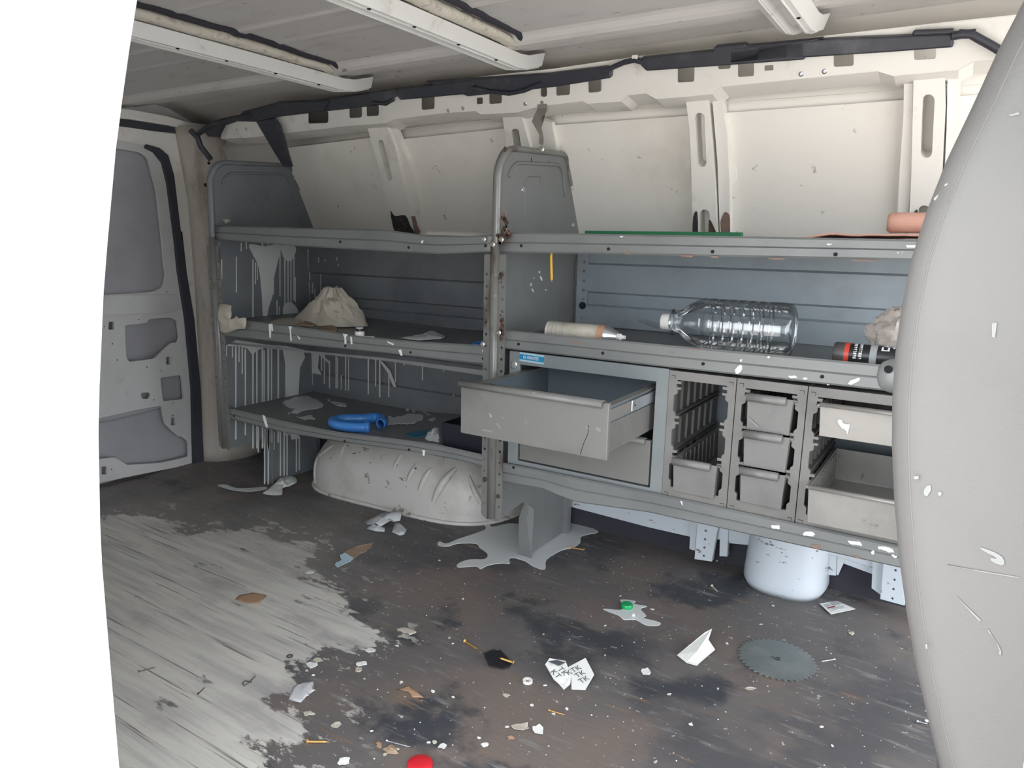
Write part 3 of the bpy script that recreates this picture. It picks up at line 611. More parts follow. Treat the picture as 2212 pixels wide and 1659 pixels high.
# back panels with pressed horizontal steps
def backp(unit, x0, x1, z0, z1, steps, m):
    zs = []; 
    prof = [(z0, 0)]; d = 0
    for z in sorted(steps): prof += [(z-.003, d), (z+.003, .010-d)]; d = .010-d
    prof += [(z1, d)]
    mb = MB().add([Vector((x, YB+.006-d, z)) for x in (x0, x1) for z, d in prof], [(i, i+1, i+1+len(prof), i+len(prof)) for i in range(len(prof)-1)])
    return mk('back_panel', mb, m, unit, solid=.002)
backp(unitL, XL+.004, XD-.004, .21, 1.0, (.29, .43, .555, .725, .765, .855), 'shelf_dark')
bpR = backp(unitR, XD+.05, XE, .35, 1.0, (.735, .803, .845, .935), 'back_panel')
mk('back_strip', MB().sheet([Vector((XD+.02, YB-.004, .35)), Vector((XD+.06, YB-.004, .35)), Vector((XD+.06, YB-.004, 1.0)), Vector((XD+.02, YB-.004, 1.0))],
   [hexhole(Vector((XD+.045, YB-.004, .76+.03*k)), VX, VZ, .005) for k in range(8) if k != 1], (0, .002, 0)), 'back_panel', unitR)
mk('back_hole', MB().lathe([(0, .012), (.003, .012)], Vector((XD+.045, YB-.008, .80)), (0, 1, 0), 16), 'hole_black', unitR)
# end panels: sheet with rolled front edge, tapering top, leg set back at the floor
def endpanel(unit, X, m, zt_f, name='end_panel'):
    out = [(1.67, .215), (1.67, zt_f-.06), (1.685, zt_f-.025), (1.715, zt_f), (1.75, zt_f+.006), (2.03, zt_f+.022), (2.06, zt_f), (2.075, zt_f-.05), (2.16, 1.02), (2.125, .93), (2.125, 0), (1.86, 0), (1.865, .14), (1.84, .20), (1.79, .195), (1.70, .19)]
    o = mk(name, MB().prism(rnd([Vector((X, y, z)) for y, z in out], .012, 3), (.003, 0, 0)), m, unit, bev=.0)
    # rolled rim round the top
    path = [(1.664, .90), (1.664, .98), (1.666, zt_f-.065), (1.682, zt_f-.024), (1.715, zt_f-.002), (1.76, zt_f+.002), (2.02, zt_f+.017), (2.05, zt_f-.004), (2.066, zt_f-.055), (2.15, 1.02)]
    pts = rnd([Vector((X+(-.001 if y < 1.67 else .004), y, z)) for y, z in path], .02, 3)[4:-4]
    mk('rolled_rim', MB().tube(pts, [.0125 if p.y < 1.70 else .0085 for p in pts], 10), 'post_steel' if m == 'shelf_grey' else m, o, sm=60)
    pts = [Vector((X+.004, 1.72+(p.y-1.683)*.82, p.z-.035)) for p in pts[8:]]
    mk('pressed_edge', MB().tube(pts, .005, 8), m, o, sm=60)
    mk('leg', MB().prism([Vector((X-.03, 1.862, 0)), Vector((X+.02, 1.862, 0)), Vector((X+.022, 1.868, .17)), Vector((X-.01, 1.862, .185)), Vector((X-.03, 1.862, .13))], (0, .003, 0)), m, o)
    mk('leg_flange', MB().box(X+.003, X+.022, 2.10, 2.125, 0, .2), m, o)
    return o
epL = endpanel(unitL, XL-.003, 'shelf_dark', 1.262)
epD = endpanel(unitR, XD-.0015, 'shelf_grey', 1.250)
for p in I1([]): pass
mk('pressed_arch', MB().tube(rnd([Vector((XD+.002, 1.80, 1.04)), Vector((XD+.002, 1.80, 1.18)), Vector((XD+.002, 1.90, 1.19))], .03, 4)[4:], .0018, 6), 'shelf_grey', epD, sm=60)
for y, z in ((2.075, 1.19), (2.12, 1.10), (2.10, 1.055), (1.79, 1.145)):
    mk('rivet', MB().lathe([(0, .008), (.002, .007), (.003, .003)], Vector((XD+.002, y, z)), (1, 0, 0), 12), 'zinc', epD, sm=40)
for y in (1.83, 1.93): mk('slot_mark', MB().box(XD+.0015, XD+.0025, y, y+.003, 1.222, 1.236), 'hole_black', epD)
# posts: folded strip with a rounded nose and two rows of holes
def post(unit, X, z0, z1):
    o = thing_part = None
    nose = [Vector((X+.013*math.cos(a), YF-.003-.012*math.sin(a), 0)) for a in (math.pi*k/8 for k in range(9))]
    o = mk('post', MB().add([p+VZ*z for p in nose for z in (z0, z1+.03)], [(2*i, 2*i+2, 2*i+3, 2*i+1) for i in range(8)]), 'post_steel', unit, sm=60, solid=.002)
    for s in (-1, 1):
        a, b = X+s*.013, X+s*.036
        hs = [hexhole(Vector(((a+b)/2+s*.002, YF-.004, z0+.04+.0335*k)), VX, VZ, .0042) for k in range(int((z1-z0-.05)/.0335))]
        mk('post_flange', MB().sheet(rnd([Vector((a, YF-.004, z0-.01)), Vector((b, YF-.004, z0+.004)), Vector((b, YF-.004, z1)), Vector((a, YF-.004, z1))], .006, 2), hs, (0, .003, 0)), 'post_steel', o)
    return o
pD = post(unitR, XD-.004, .20, .965); pL = post(unitL, XL-.002, .20, .965)
for x, z in ((-.03, 1.005), (.028, 1.005), (0, .992), (-.03, .715), (.024, .752)):
    mk('bolt', MB().lathe([(-.004, .0065), (.0, .0075), (.004, .0075), (.006, .004), (.009, .004)], Vector((XD-.004+x, YF-.012, z)), (0, -1, 0), 8), 'bolt', pD, sm=40)
for x, z, r in ((-.024, .315, .008), (.024, .272, .007)):
    mk('bolt', MB().lathe([(0, r), (.003, r*.9), (.004, r*.4)], Vector((XD-.004+x, YF-.004, z)), (0, -1, 0), 10), 'rust', pD)
# rust crust where the post was welded and burnt
for cx_, cy_, rx_, ry_, n_, sd_ in ((475, 720, 22, 90, 14, 1), (470, 850, 55, 60, 26, 2), (455, 1560, 18, 120, 14, 3), (440, 1180, 14, 60, 6, 4), (480, 150+4, 1, 1, 1, 5)):
    rr_ = random.Random(sd_)
    for k in range(n_):
        a, q = rr_.random()*6.28, rr_.random()**.5; px_, py_ = H8([(cx_+rx_*q*math.cos(a), cy_+ry_*q*math.sin(a))])[0]; rad = 1.2+3.2*rr_.random()
        pts = [at((px_+rad*math.cos(t_)*(.6+.6*rr_.random()), py_+rad*1.6*math.sin(t_)*(.6+.6*rr_.random())), 1, YF-.016) for t_ in (6.28*j/7 for j in range(7))]
        mk('rust_patch', MB().prism(pts, (0, .003, 0)), 'rust' if rr_.random() < .75 else 'rust_light', pD)
# bent mounting strap from the rail down to the divider
sp = [B([(1770, 660), (1840, 668)]), B([(1775, 740), (1838, 745)]), B([(1735, 830), (1800, 870)]), B([(1785, 920), (1815, 940)]), B([(1783, 985), (1812, 990)])]
ysp = [1.90, 1.90, 1.875, 1.86, 1.86]
vs = [at(p, 1, y) for pr, y in zip(sp, ysp) for p in pr]
strap = mk('mounting_strap', MB().add(vs, [(2*i, 2*i+2, 2*i+3, 2*i+1) for i in range(4)]), 'strap_grey', unitR, solid=.003)
mk('strap_bolt', MB().lathe([(0, .010), (.004, .009), (.006, .005)], at(B([(1805, 1018)])[0], 1, 1.845), (0, -1, 0), 8), 'bolt', strap)
mk('strap_bolt', MB().lathe([(0, .006), (.003, .005)], at(B([(1805, 700)])[0], 1, 1.897), (0, -1, 0), 8), 'bolt', strap)

# ---------------- spilled paint on the left unit: thin real films
def drip(name_parent, plane_ax, val, dr, f, thick):
    mb = MB()
    for x, y0, y1, wd in dr:
        pts = f([(x-wd*.45, y0), (x+wd*.45, y0), (x+wd*.34, (y0+y1)/2), (x+wd*.42, y1-wd*.6), (x+wd*.3, y1), (x-wd*.3, y1), (x-wd*.42, y1-wd*.6), (x-wd*.34, (y0+y1)/2)])
        P = [at(p, plane_ax, val) for p in pts]; mb.prism(P, thick)
    return mb
rg = random.Random(3)
upper = [(255, 645, 705, 9), (290, 640, 690, 9), (122, 760, 895, 9), (105, 640, 1060, 3), (222, 740, 985, 9), (335, 760, 1175, 10), (352, 780, 930, 8), (365, 700, 900, 7), (553, 750, 1165, 9), (575, 750, 1060, 9), (520, 700, 1010, 7), (595, 700, 1080, 9), (615, 660, 1040, 9), (475, 740, 1000, 8), (500, 1040, 1165, 10), (515, 1080, 1165, 7), (415, 1060, 1185, 14), (428, 1050, 1185, 9), (625, 880, 1050, 7), (400, 640, 700, 12), (440, 640, 690, 9), (575, 1000, 1150, 10)]
mb = drip(epL, 0, XL+.0025, upper, F, (.0015, 0, 0))
for poly in ([(310, 655), (420, 670), (525, 655), (505, 770), (475, 900), (470, 1000), (445, 1080), (430, 1150), (405, 1150), (395, 1000), (380, 850), (362, 780), (330, 720)], [(530, 660), (600, 660), (630, 690), (600, 765), (560, 765), (535, 720)], [(545, 1080), (590, 1050), (640, 1100), (640, 1160), (550, 1160)]):
    mb.prism(smooth_loop(PX(F(poly), XL+.002), 3), (.0015, 0, 0))
mk('paint_drips', mb, 'paint_drip', epL, label='pale paint run down the end panel', kind='stuff')
upb = [(645, 660, 770, 8), (668, 670, 835, 8), (690, 668, 720, 8), (712, 690, 835, 8), (640, 850, 1000, 7), (680, 850, 960, 7), (725, 845, 900, 8), (700, 900, 1060, 9), (720, 910, 1060, 8), (745, 920, 990, 7), (800, 860, 985, 6), (760, 960, 1020, 6), (785, 745, 780, 6), (830, 760, 775, 7), (910, 745, 765, 6), (920, 790, 805, 7)]
mb = drip(unitL, 1, YB-.004, upb, F, (0, -.0015, 0)); mk('paint_drips', mb, 'paint_drip', unitL, label='pale paint run down the back panel', kind='stuff')
lowp = [(155, 1350, 1420, 9), (195, 1350, 1430, 10), (218, 1345, 1990, 13), (240, 1350, 1460, 9), (262, 1360, 1540, 10), (283, 1370, 1960, 12), (335, 1390, 2050, 12), (362, 1360, 2050, 11), (400, 1360, 2050, 12), (412, 1380, 2040, 8), (440, 1340, 2060, 14), (462, 1350, 2030, 10), (508, 1345, 2010, 12), (120, 1380, 1420, 8), (560, 1480, 1960, 10), (580, 1600, 1960, 9), (600, 1620, 1950, 8)]
mb = drip(epL, 0, XL+.0025, lowp, F, (.0015, 0, 0))
for poly in ([(150, 1350), (220, 1310), (330, 1325), (450, 1345), (560, 1350), (680, 1375), (690, 1430), (655, 1500), (640, 1800), (650, 1980), (600, 1990), (575, 1900), (560, 1500), (540, 1380), (505, 1350), (460, 1370), (430, 1345), (360, 1385), (330, 1410), (300, 1370), (240, 1350), (190, 1352)],):
    mb.prism(PX(F(poly), XL+.002), (.0015, 0, 0))
mk('paint_drips', mb, 'paint_drip', epL, label='pale paint run down the lower end panel', kind='stuff')
lowb = [(805, 1400, 1520, 9), (825, 1410, 1610, 9), (860, 1450, 1640, 9), (905, 1410, 1640, 10), (915, 1430, 1640, 8), (940, 1550, 1650, 7), (970, 1420, 1655, 9), (990, 1430, 1655, 8), (1125, 1440, 1680, 11), (1175, 1440, 1625, 9), (1203, 1440, 1700, 12), (1265, 1530, 1700, 9), (1310, 1460, 1600, 8), (1370, 1460, 1485, 6), (1495, 1480, 1585, 9), (1640, 1500, 1530, 5), (1920, 1530, 1560, 6), (700, 1440, 1600, 9)]
mb = drip(unitL, 1, YB-.004, lowb, F, (0, -.0015, 0))
for poly in ([(690, 1380), (790, 1400), (780, 1500), (820, 1570), (875, 1640), (760, 1620), (710, 1600), (720, 1480)], [(800, 1395), (860, 1460), (865, 1480), (790, 1410)], [(1205, 1440), (1275, 1520), (1350, 1720), (1335, 1720), (1255, 1530), (1195, 1445)], [(1700, 1680), (1712, 1690), (1725, 1790), (1718, 1790)]):
    mb.prism(PY(F(poly), YB-.003), (0, -.0015, 0))
mk('paint_drips', mb, 'paint_drip', unitL, label='pale paint run down the lower back panel', kind='stuff')
legd = [(372, 545, 715, 10), (415, 560, 935, 11), (440, 560, 945, 12), (465, 570, 810, 9), (480, 580, 700, 6), (522, 580, 880, 10), (548, 580, 880, 10), (568, 590, 880, 10), (632, 600, 850, 10), (652, 610, 840, 10)]
mb = drip(epL, 0, XL+.0025, legd, G, (.0015, 0, 0)); mk('paint_drips', mb, 'paint_drip', epL, label='pale paint run down the leg', kind='stuff')
# runs over the lips and paint pooled on the lowest left shelf
mb = MB()
for poly in (F([(445, 1200), (470, 1200), (475, 1245), (466, 1250), (462, 1222), (458, 1295), (450, 1295)]), F([(580, 1215), (605, 1218), (595, 1240), (602, 1312), (594, 1318), (588, 1240)]), F([(950, 1265), (985, 1272), (972, 1290), (975, 1335), (963, 1335), (962, 1295)]),
             F([(1002, 1285), (1012, 1290), (1016, 1338), (1006, 1338)]), F([(1255, 1318), (1298, 1335), (1295, 1345), (1255, 1326)]), F([(1330, 1378), (1350, 1375), (1358, 1418), (1345, 1415)]), F([(1900, 1378), (1916, 1378), (1910, 1398)]), G([(1495, 700), (1512, 705), (1508, 742), (1497, 738)]), G([(402, 460), (420, 470), (440, 545), (428, 550), (410, 500)]), F([(1485, 635), (1500, 628), (1498, 645), (1488, 652)]), F([(635, 1275), (660, 1295), (655, 1308)])):
    mk('paint_run', MB().prism(PY(poly, YF-.001), (0, -.0012, 0)), 'white_paint', unitL)
mb = MB()
zb = bL[1](-1.9)
for poly in (G([(540, 385), (640, 345), (760, 350), (830, 405), (800, 420), (690, 440), (560, 470), (640, 425), (560, 410)]), G([(625, 480), (740, 470), (770, 490), (680, 500)]), G([(1240, 470), (1310, 490), (1420, 460), (1480, 470), (1510, 510), (1450, 540), (1380, 555), (1330, 540), (1230, 555), (1320, 510)]), G([(1375, 430), (1400, 425), (1395, 450)]), G([(1420, 425), (1445, 420), (1440, 455), (1425, 450)]), G([(1490, 450), (1520, 445), (1550, 485), (1530, 490)]), G([(1530, 515), (1590, 510), (1560, 545)]), G([(840, 365), (860, 360), (870, 380), (1000, 400), (930, 405)])):
    mk('paint_pool', MB().prism([v+VZ*(bL[1](v.x)-zb+.002) for v in FL(jag(poly, 2.4, len(poly), 3), zb)], (0, 0, .0015)), 'paint_spill', unitL)

# ================================================================== DRAWER CABINET
CY = 1.680; ZC0, ZC1 = .372, .700
cab = thing('drawer_cabinet', (-.84, 1.9, ZC0), 'grey steel cabinet with one drawer pulled open above a closed one', 'cabinet')
cx0, cx1 = -1.073, -.605
mk('frame', MB().sheet([Vector((cx0, CY, ZC0)), Vector((cx1, CY, ZC0)), Vector((cx1, CY, ZC1)), Vector((cx0, CY, ZC1))],
   [[Vector((-1.040, CY, .386)), Vector((-.638, CY, .386)), Vector((-.638, CY, .664)), Vector((-1.040, CY, .664))]], (0, .012, 0)), 'cab_grey', cab, bev=.0015)
sh_ = MB().box(cx0+.001, cx0+.004, CY+.012, 2.09, ZC0, ZC1); sh_.box(cx1-.004, cx1-.001, CY+.012, 2.09, ZC0, ZC1); sh_.box(cx0+.004, cx1-.004, CY+.012, 2.09, ZC1-.004, ZC1-.001); sh_.box(cx0+.004, cx1-.004, 2.086, 2.09, ZC0, ZC1-.004); sh_.box(cx0+.004, cx1-.004, CY+.012, 2.086, ZC0, ZC0+.003)
mk('body', sh_, 'cab_grey', cab)
def drawer(y, z0, z1, xa, xb, out):
    d = mk('drawer', MB().box(xa, xb, y, y+.014, z0, z1), 'drawer_grey', cab, bev=.002)
    lip = MB().add([Vector((x, yy, zz)) for x in (xa-.0, xb-.012) for yy, zz in ((y+.014, z1), (y+.004, z1+.004), (y-.010, z1+.003), (y-.013, z1-.004), (y-.011, z1-.010))], [(i, i+1, i+6, i+5) for i in range(4)])
    mk('handle_lip', lip, 'drawer_grey', d, sm=50, solid=.002)
    if out:
        b = MB(); L = .42; zt = z1-.012
        b.box(xa+.012, xa+.014, y+.014, y+L, z0+.01, zt); b.box(xb-.014, xb-.012, y+.014, y+L, z0+.01, zt); b.box(xa+.014, xb-.014, y+.014, y+L, z0+.01, z0+.012); b.box(xa+.014, xb-.014, y+L-.002, y+L, z0+.012, zt)
        mk('box', b, 'drawer_inside', d)
        [mk('side_return', MB().box(p, p+.02, y+.014, y+L, zt, zt+.002), 'drawer_grey', d) for p in (xb-.026, xa+.006)]
        mk('side_panel', MB().box(xb-.012, xb-.0095, y+.014, y+L, z0+.01, zt-.04), 'drawer_grey', d)
        mk('slide', MB().box(xb-.012, xb-.008, y+.014, y+L, zt-.036, zt-.008), 'rack_grey', d)
        mk('slide', MB().box(xb-.008, xb-.003, y+.14, y+L, zt-.034, zt-.006), 'zinc', d, bev=.002, label='zinc-plated slide rail')
        mk('slide_hole', MB().lathe([(0, .003), (.001, .003)], Vector((xb-.0032, y+.155, zt-.02)), (1, 0, 0), 8), 'hole_black', d)
        cr_ = [Vector((-.707, y-.0006, z0+.004)), Vector((-.70, y-.0006, z0+.03)), Vector((-.69, y-.0006, z0+.055)), Vector((-.689, y-.0006, z0+.075))]
        mk('scratch', MB().tube(cr_, .0007, 5), 'hole_black', d)
    return d
dA = drawer(1.415, .524, .655, -1.046, -.642, True)
dB = drawer(CY+.001, .390, .510, -1.034, -.643, False)
mk('lock', MB().lathe([(0, .011), (.004, .011), (.006, .008), (.006, .004)], at(I1([(485, 325)])[0], 1, CY), (0, -1, 0), 16), 'zinc', cab, sm=40, label='round chrome key lock')
sc = [at(p, 1, CY-.001) for p in I1([(527, 222), (722, 250), (720, 322), (524, 293)])]
stk = mk('sticker', MB().prism(rnd(sc, .003, 3), (0, -.0006, 0)), 'sticker_edge', cab, label='blue maker sticker with white lettering')
mid_ = [a.lerp(b, .20) for a, b in ((sc[0], sc[3]), (sc[1], sc[2]))]+[a.lerp(b, .80) for a, b in ((sc[1], sc[2]), (sc[0], sc[3]))]
mk('band', MB().prism([p+Vector((0, -.0007, 0)) for p in mid_], (0, -.0004, 0)), 'sticker_blue', stk)
ctr = sum(mid_, Vector())/4; ux = (sc[1]-sc[0]).normalized()
mk('lettering', text_mb('ADRIAN STEEL', ctr+ux*.0045, ux*.50, VZ, .0082, (0, -.0016, 0), .018), 'print_white', stk)
mk('emblem', MB().lathe([(0, .0042), (.0003, .0042)], ctr-ux*.0225+Vector((0, -.0014, 0)), (0, -1, 0), 14), 'print_white', stk)
mk('emblem_centre', MB().lathe([(0, .0024), (.0003, .0024)], ctr-ux*.0225+Vector((0, -.0018, 0)), (0, -1, 0), 12), 'sticker_blue', stk)

# ================================================================== BIN RACKS AND BINS
ZR0, ZR1 = .374, .698; LV = [.605, .518, .432]      # bin rim heights (rails)
def rack(x0, x1, label):
    r = thing('bin_rack', ((x0+x1)/2, 1.9, ZR0), label, 'rack', 'plastic bin racks beside the drawer cabinet')
    a, b = x0+.022, x1-.022; L = []; R_ = []
    L += [(a, ZR0+.028)]
    for z in reversed([.664, .577, .489]):   # rail heights on the frame
        L += [(a, z-.072), (a-.006, z-.066), (a-.006, z-.028), (a+.002, z-.022), (a+.002, z-.012), (a+.010, z-.012), (a+.010, z-.006), (a-.001, z-.006), (a-.001, z+.002), (a+.010, z+.002), (a+.010, z+.009), (a, z+.009)]
    L += [(a, ZR1-.022)]
    Rr = [(x0+x1-x, z) for x, z in reversed(L)]
    hole = [Vector((x, CY-.004, z)) for x, z in L+Rr]
    mk('frame', MB().sheet([Vector((x0+.0008, CY-.004, ZR0)), Vector((x1-.0008, CY-.004, ZR0)), Vector((x1-.0008, CY-.004, ZR1)), Vector((x0+.0008, CY-.004, ZR1))], [hole], (0, .010, 0)), 'rack_grey', r, bev=.0008)
    bx_ = MB().box(x0+.001, x0+.004, CY+.006, 2.09, ZR0, ZR1); bx_.box(x1-.004, x1-.001, CY+.006, 2.09, ZR0, ZR1); bx_.box(x0+.004, x1-.004, CY+.006, 2.09, ZR1-.004, ZR1-.001); bx_.box(x0+.004, x1-.004, CY+.006, 2.09, ZR0, ZR0+.004)
    mk('body', bx_, 'rack_grey', r)
    for s, X in ((1, x0+.004), (-1, x1-.004)):
        for z in (.577, .489):
            [mk('runner', MB().box(min(X, X+s*.014), max(X, X+s*.014), CY+.008, 2.06, z+q, z+q+.004), 'rack_grey', r) for q in (-.007, .003)]
        for k in range(7):
            y = CY+.03+.052*k; mk('rib', MB().box(min(X, X+s*.006), max(X, X+s*.006), y, y+.012, ZR0+.005, ZR1-.01), 'bin_grey', r)
    for x, z in ((x0+.012, ZR1-.012), (x1-.012, ZR1-.012), (x0+.012, ZR0+.012), (x1-.012, ZR0+.012)):
        mk('corner_joint', MB().box(x-.005, x+.005, CY-.0046, CY-.0038, z-.0006, z+.0006).box(x+.0044, x+.0052, CY-.0046, CY-.0038, z-.008, z+.0005), 'hole_black', r)
    return r
xs_ = [-.604, -.4385, -.281, .10]
rack(xs_[0], xs_[1], 'narrow grey plastic bin rack next to the drawer cabinet, two levels empty')
rack(xs_[1], xs_[2], 'narrow grey plastic bin rack with a bin in all three levels')
rack(xs_[2], xs_[3], 'wide grey plastic bin rack with its middle level empty')
def bin_(x0, x1, zt, h, y, label, m='bin_grey', wide=False):
    t = thing('storage_bin', ((x0+x1)/2, y+.19, zt-h), label, 'bin', 'grey plastic storage bins')
    L = .37; a, b = x0+.004, x1-.004; ta = .004
    v = lambda x, yy, z: Vector((x, yy, z))
    def tray(ins):
        return [v(x0+ins, y+ins, zt), v(x1-ins, y+ins, zt), v(x1-ins, y+L-ins, zt), v(x0+ins, y+L-ins, zt), v(a+ins, y+ta+ins, zt-h+ins), v(b-ins, y+ta+ins, zt-h+ins), v(b-ins, y+L-ta-ins, zt-h+ins), v(a+ins, y+L-ta-ins, zt-h+ins)]
    o, i = tray(0), tray(.0025)
    mk('tub', MB().add(o+i, [(0, 1, 5, 4), (1, 2, 6, 5), (2, 3, 7, 6), (3, 0, 4, 7), (4, 5, 6, 7), (8, 12, 13, 9), (9, 13, 14, 10), (10, 14, 15, 11), (11, 15, 12, 8), (12, 15, 14, 13), (0, 8, 9, 1), (1, 9, 10, 2), (2, 10, 11, 3), (3, 11, 8, 0)]), m, t, bev=.003)
    lp = [(0, zt), (-.004, zt+.004), (-.012, zt+.002), (-.014, zt-.006), (-.012, zt-.013)]
    if wide: lp = [(0, zt), (-.005, zt+.005), (-.011, zt+.003), (-.012, zt-.003)]
    xa, xb = (x0+.001, x1-.014 if not wide else x1)
    mk('handle_lip', MB().add([v(x, y+q, z) for x in (xa, xb) for q, z in lp], [(k, k+1, k+1+len(lp), k+len(lp)) for k in range(len(lp)-1)]), m, t, sm=50, solid=.002)
    [mk('rim', MB().box(p, p+.007, y+.006, y+L, zt-.005, zt-.002), m, t) for p in (x0-.006, x1-.001)]
    for k in range(9):
        yy = y+.05+.034*k
        for X, s in ((x0+.0035, 1), (x1-.0035, -1)):
            mk('wall_rib', MB().box(min(X, X+s*.003), max(X, X+s*.003), yy, yy+.008, zt-h+.012, zt-.006), m, t)
    return t
w0, w1 = xs_[0]+.030, xs_[1]-.026
bin_(w0, w1, .482, .085, 1.66, 'narrow grey plastic bin alone in the bottom of its rack')
w0, w1 = xs_[1]+.030, xs_[2]-.026
bin_(w0, w1, .665, .084, 1.662, 'narrow grey plastic bin with a white scratch, topmost of three')
bin_(w0, w1, .578, .084, 1.660, 'narrow grey plastic bin between two others in the full rack')
bin_(w0, w1, .490, .084, 1.656, 'narrow grey plastic bin, lowest of three in the full rack')
w0, w1 = xs_[2]+.030, xs_[3]-.028
bin_(w0, w1, .664, .072, 1.66, 'wide worn plastic bin with white smear, pushed into the top of its rack', 'worn_bin', True)
bin_(w0, w1, .487, .084, 1.62, 'wide scuffed plastic bin pulled partly out of the bottom level', 'worn_bin', True)

# marks on bins, drawer and divider
def mark(par, P, axis, val, vec, m='white_paint', a=1.0): mk('smear', MB().prism([at(p, axis, val) for p in jag(P, a, len(P))], vec), m, par)
bins = [o for o in COL.objects if o.name.startswith('storage_bin')]
mark(bins[1], I2([(798, 520), (838, 550), (880, 592), (872, 600), (830, 565), (795, 530)]), 1, 1.6615, (0, -.0006, 0), 'scuff', .5)
mark(bins[4], I2([(1505, 548), (1540, 535), (1560, 580), (1615, 570), (1597, 625), (1590, 670), (1580, 622), (1550, 612)]), 1, 1.6595, (0, -.0006, 0))
for P in ([(335, 780), (350, 790), (388, 832), (375, 842), (345, 805)], [(565, 762), (590, 785), (582, 802), (570, 785)], [(1045, 808), (1080, 825), (1065, 842)], [(1125, 818), (1170, 828), (1178, 860), (1140, 852)], [(215, 835), (260, 838), (330, 855), (290, 866), (230, 850)], [(385, 742), (412, 738), (400, 760)], [(130, 722), (142, 722), (140, 742)]):
    mark(dA, I1(P), 1, 1.4145, (0, -.0006, 0), 'scuff', .8)
for P in ([(748, 1128), (760, 1125), (762, 1145), (752, 1142)], [(758, 1165), (775, 1175), (782, 1205), (768, 1200)], [(683, 1225), (692, 1222), (694, 1248), (686, 1246)], [(692, 1262), (705, 1270), (714, 1298), (700, 1288)], [(800, 1272), (812, 1270), (810, 1288)], [(708, 1180), (716, 1178), (714, 1192)]):
    mark(epD, H8(P), 0, XD+.0022, (.0006, 0, 0), 'white_paint', .4)

# ================================================================== PASSENGER SEAT
SY0, SY1 = .74, 1.22
rear_px = [(2260, -120), (2212, 0), (2155, 110), (2100, 230), (2045, 345), (2000, 460), (1968, 560), (1948, 660), (1934, 760), (1927, 860), (1926, 960), (1931, 1080), (1941, 1200), (1957, 1320), (1978, 1440), (2003, 1550), (2030, 1659)]
rc = [at(p, 1, SY0+.02) for p in rear_px]
rc = [(v.x, v.z) for v in rc]; rc = [(rc[0][0]+.06, rc[0][1]+.035), (rc[0][0]+.02, rc[0][1]+.02)]+rc+[(rc[-1][0]+.02, rc[-1][1]-.05), (rc[-1][0]+.05, rc[-1][1]-.09)]
frontc = [(x+.17+.05*math.sin((i/len(rc))*math.pi), z) for i, (x, z) in enumerate(rc)]
loop = rc+list(reversed(frontc)); cxs = sum(p[0] for p in loop)/len(loop); czs = sum(p[1] for p in loop)/len(loop)
secs = [(0, .030), (.004, .018), (.012, .006), (.022, 0), (.25, -.004), (SY1-SY0-.022, 0), (SY1-SY0-.012, .006), (SY1-SY0-.004, .018), (SY1-SY0, .030)]
def inset(P, d):
    n = len(P); out = []
    for i in range(n):
        a, b, c = Vector(P[i-1]), Vector(P[i]), Vector(P[(i+1) % n]); t = ((b-a).normalized()+(c-b).normalized()).normalized()
        nrm = Vector((-t.y, t.x)); q = b+nrm*d
        out.append((q.x, q.y))
    return out
area = sum(loop[i-1][0]*loop[i][1]-loop[i][0]*loop[i-1][1] for i in range(len(loop)))
sg = 1 if area > 0 else -1
seat = thing('passenger_seat', (.1, .8, 0), 'light grey vinyl passenger seat with scratched side', 'seat')
vs = []; n = len(loop)
for dy, ins in secs: vs += [Vector((x, SY0+dy, z)) for x, z in inset(loop, ins*sg)]
fs = [(k*n+i, k*n+(i+1) % n, (k+1)*n+(i+1) % n, (k+1)*n+i) for k in range(len(secs)-1) for i in range(n)]+[tuple(range(n)), tuple((len(secs)-1)*n+i for i in range(n))]
sb = mk('backrest', MB().add(vs, fs), 'seat_vinyl', seat, sm=50)
seam = [Vector((x, SY0+.0005, z)) for x, z in inset(loop, .0155*sg)[1:len(rc)-1]]
# seam sits on the rounded edge of the side
seam = [p+Vector((0, .0055, 0)) for p in seam]
mk('seam', MB().tube(seam, .0013, 6), 'seat_seam', sb, sm=60)
mk('cushion', MB().prism(rnd([Vector((.02, SY0, .33)), Vector((.62, SY0, .36)), Vector((.64, SY0, .50)), Vector((.10, SY0, .52))], .05, 5), (0, SY1-SY0, 0)), 'seat_vinyl', seat, bev=.02)
mk('pedestal', MB().box(.12, .52, .62, 1.0, 0, .34), 'armrest', seat, bev=.01)
ac = at(I5([(205, 705)])[0], 1, 1.28)
arm = mk('armrest', MB().lathe([(-.003, .004), (0, .016), (.006, .023), (.016, .027), (.03, .028), (.20, .028), (.22, .02)], ac+Vector((-.017, 0, 0)), (1, .0, .12), 24), 'armrest', seat, sm=60)
mk('slot', MB().lathe([(0, .006), (.004, .006)], ac+Vector((-.003, -.027, .017)), (0, 1, -.5), 10), 'hole_black', arm)
mb = MB()
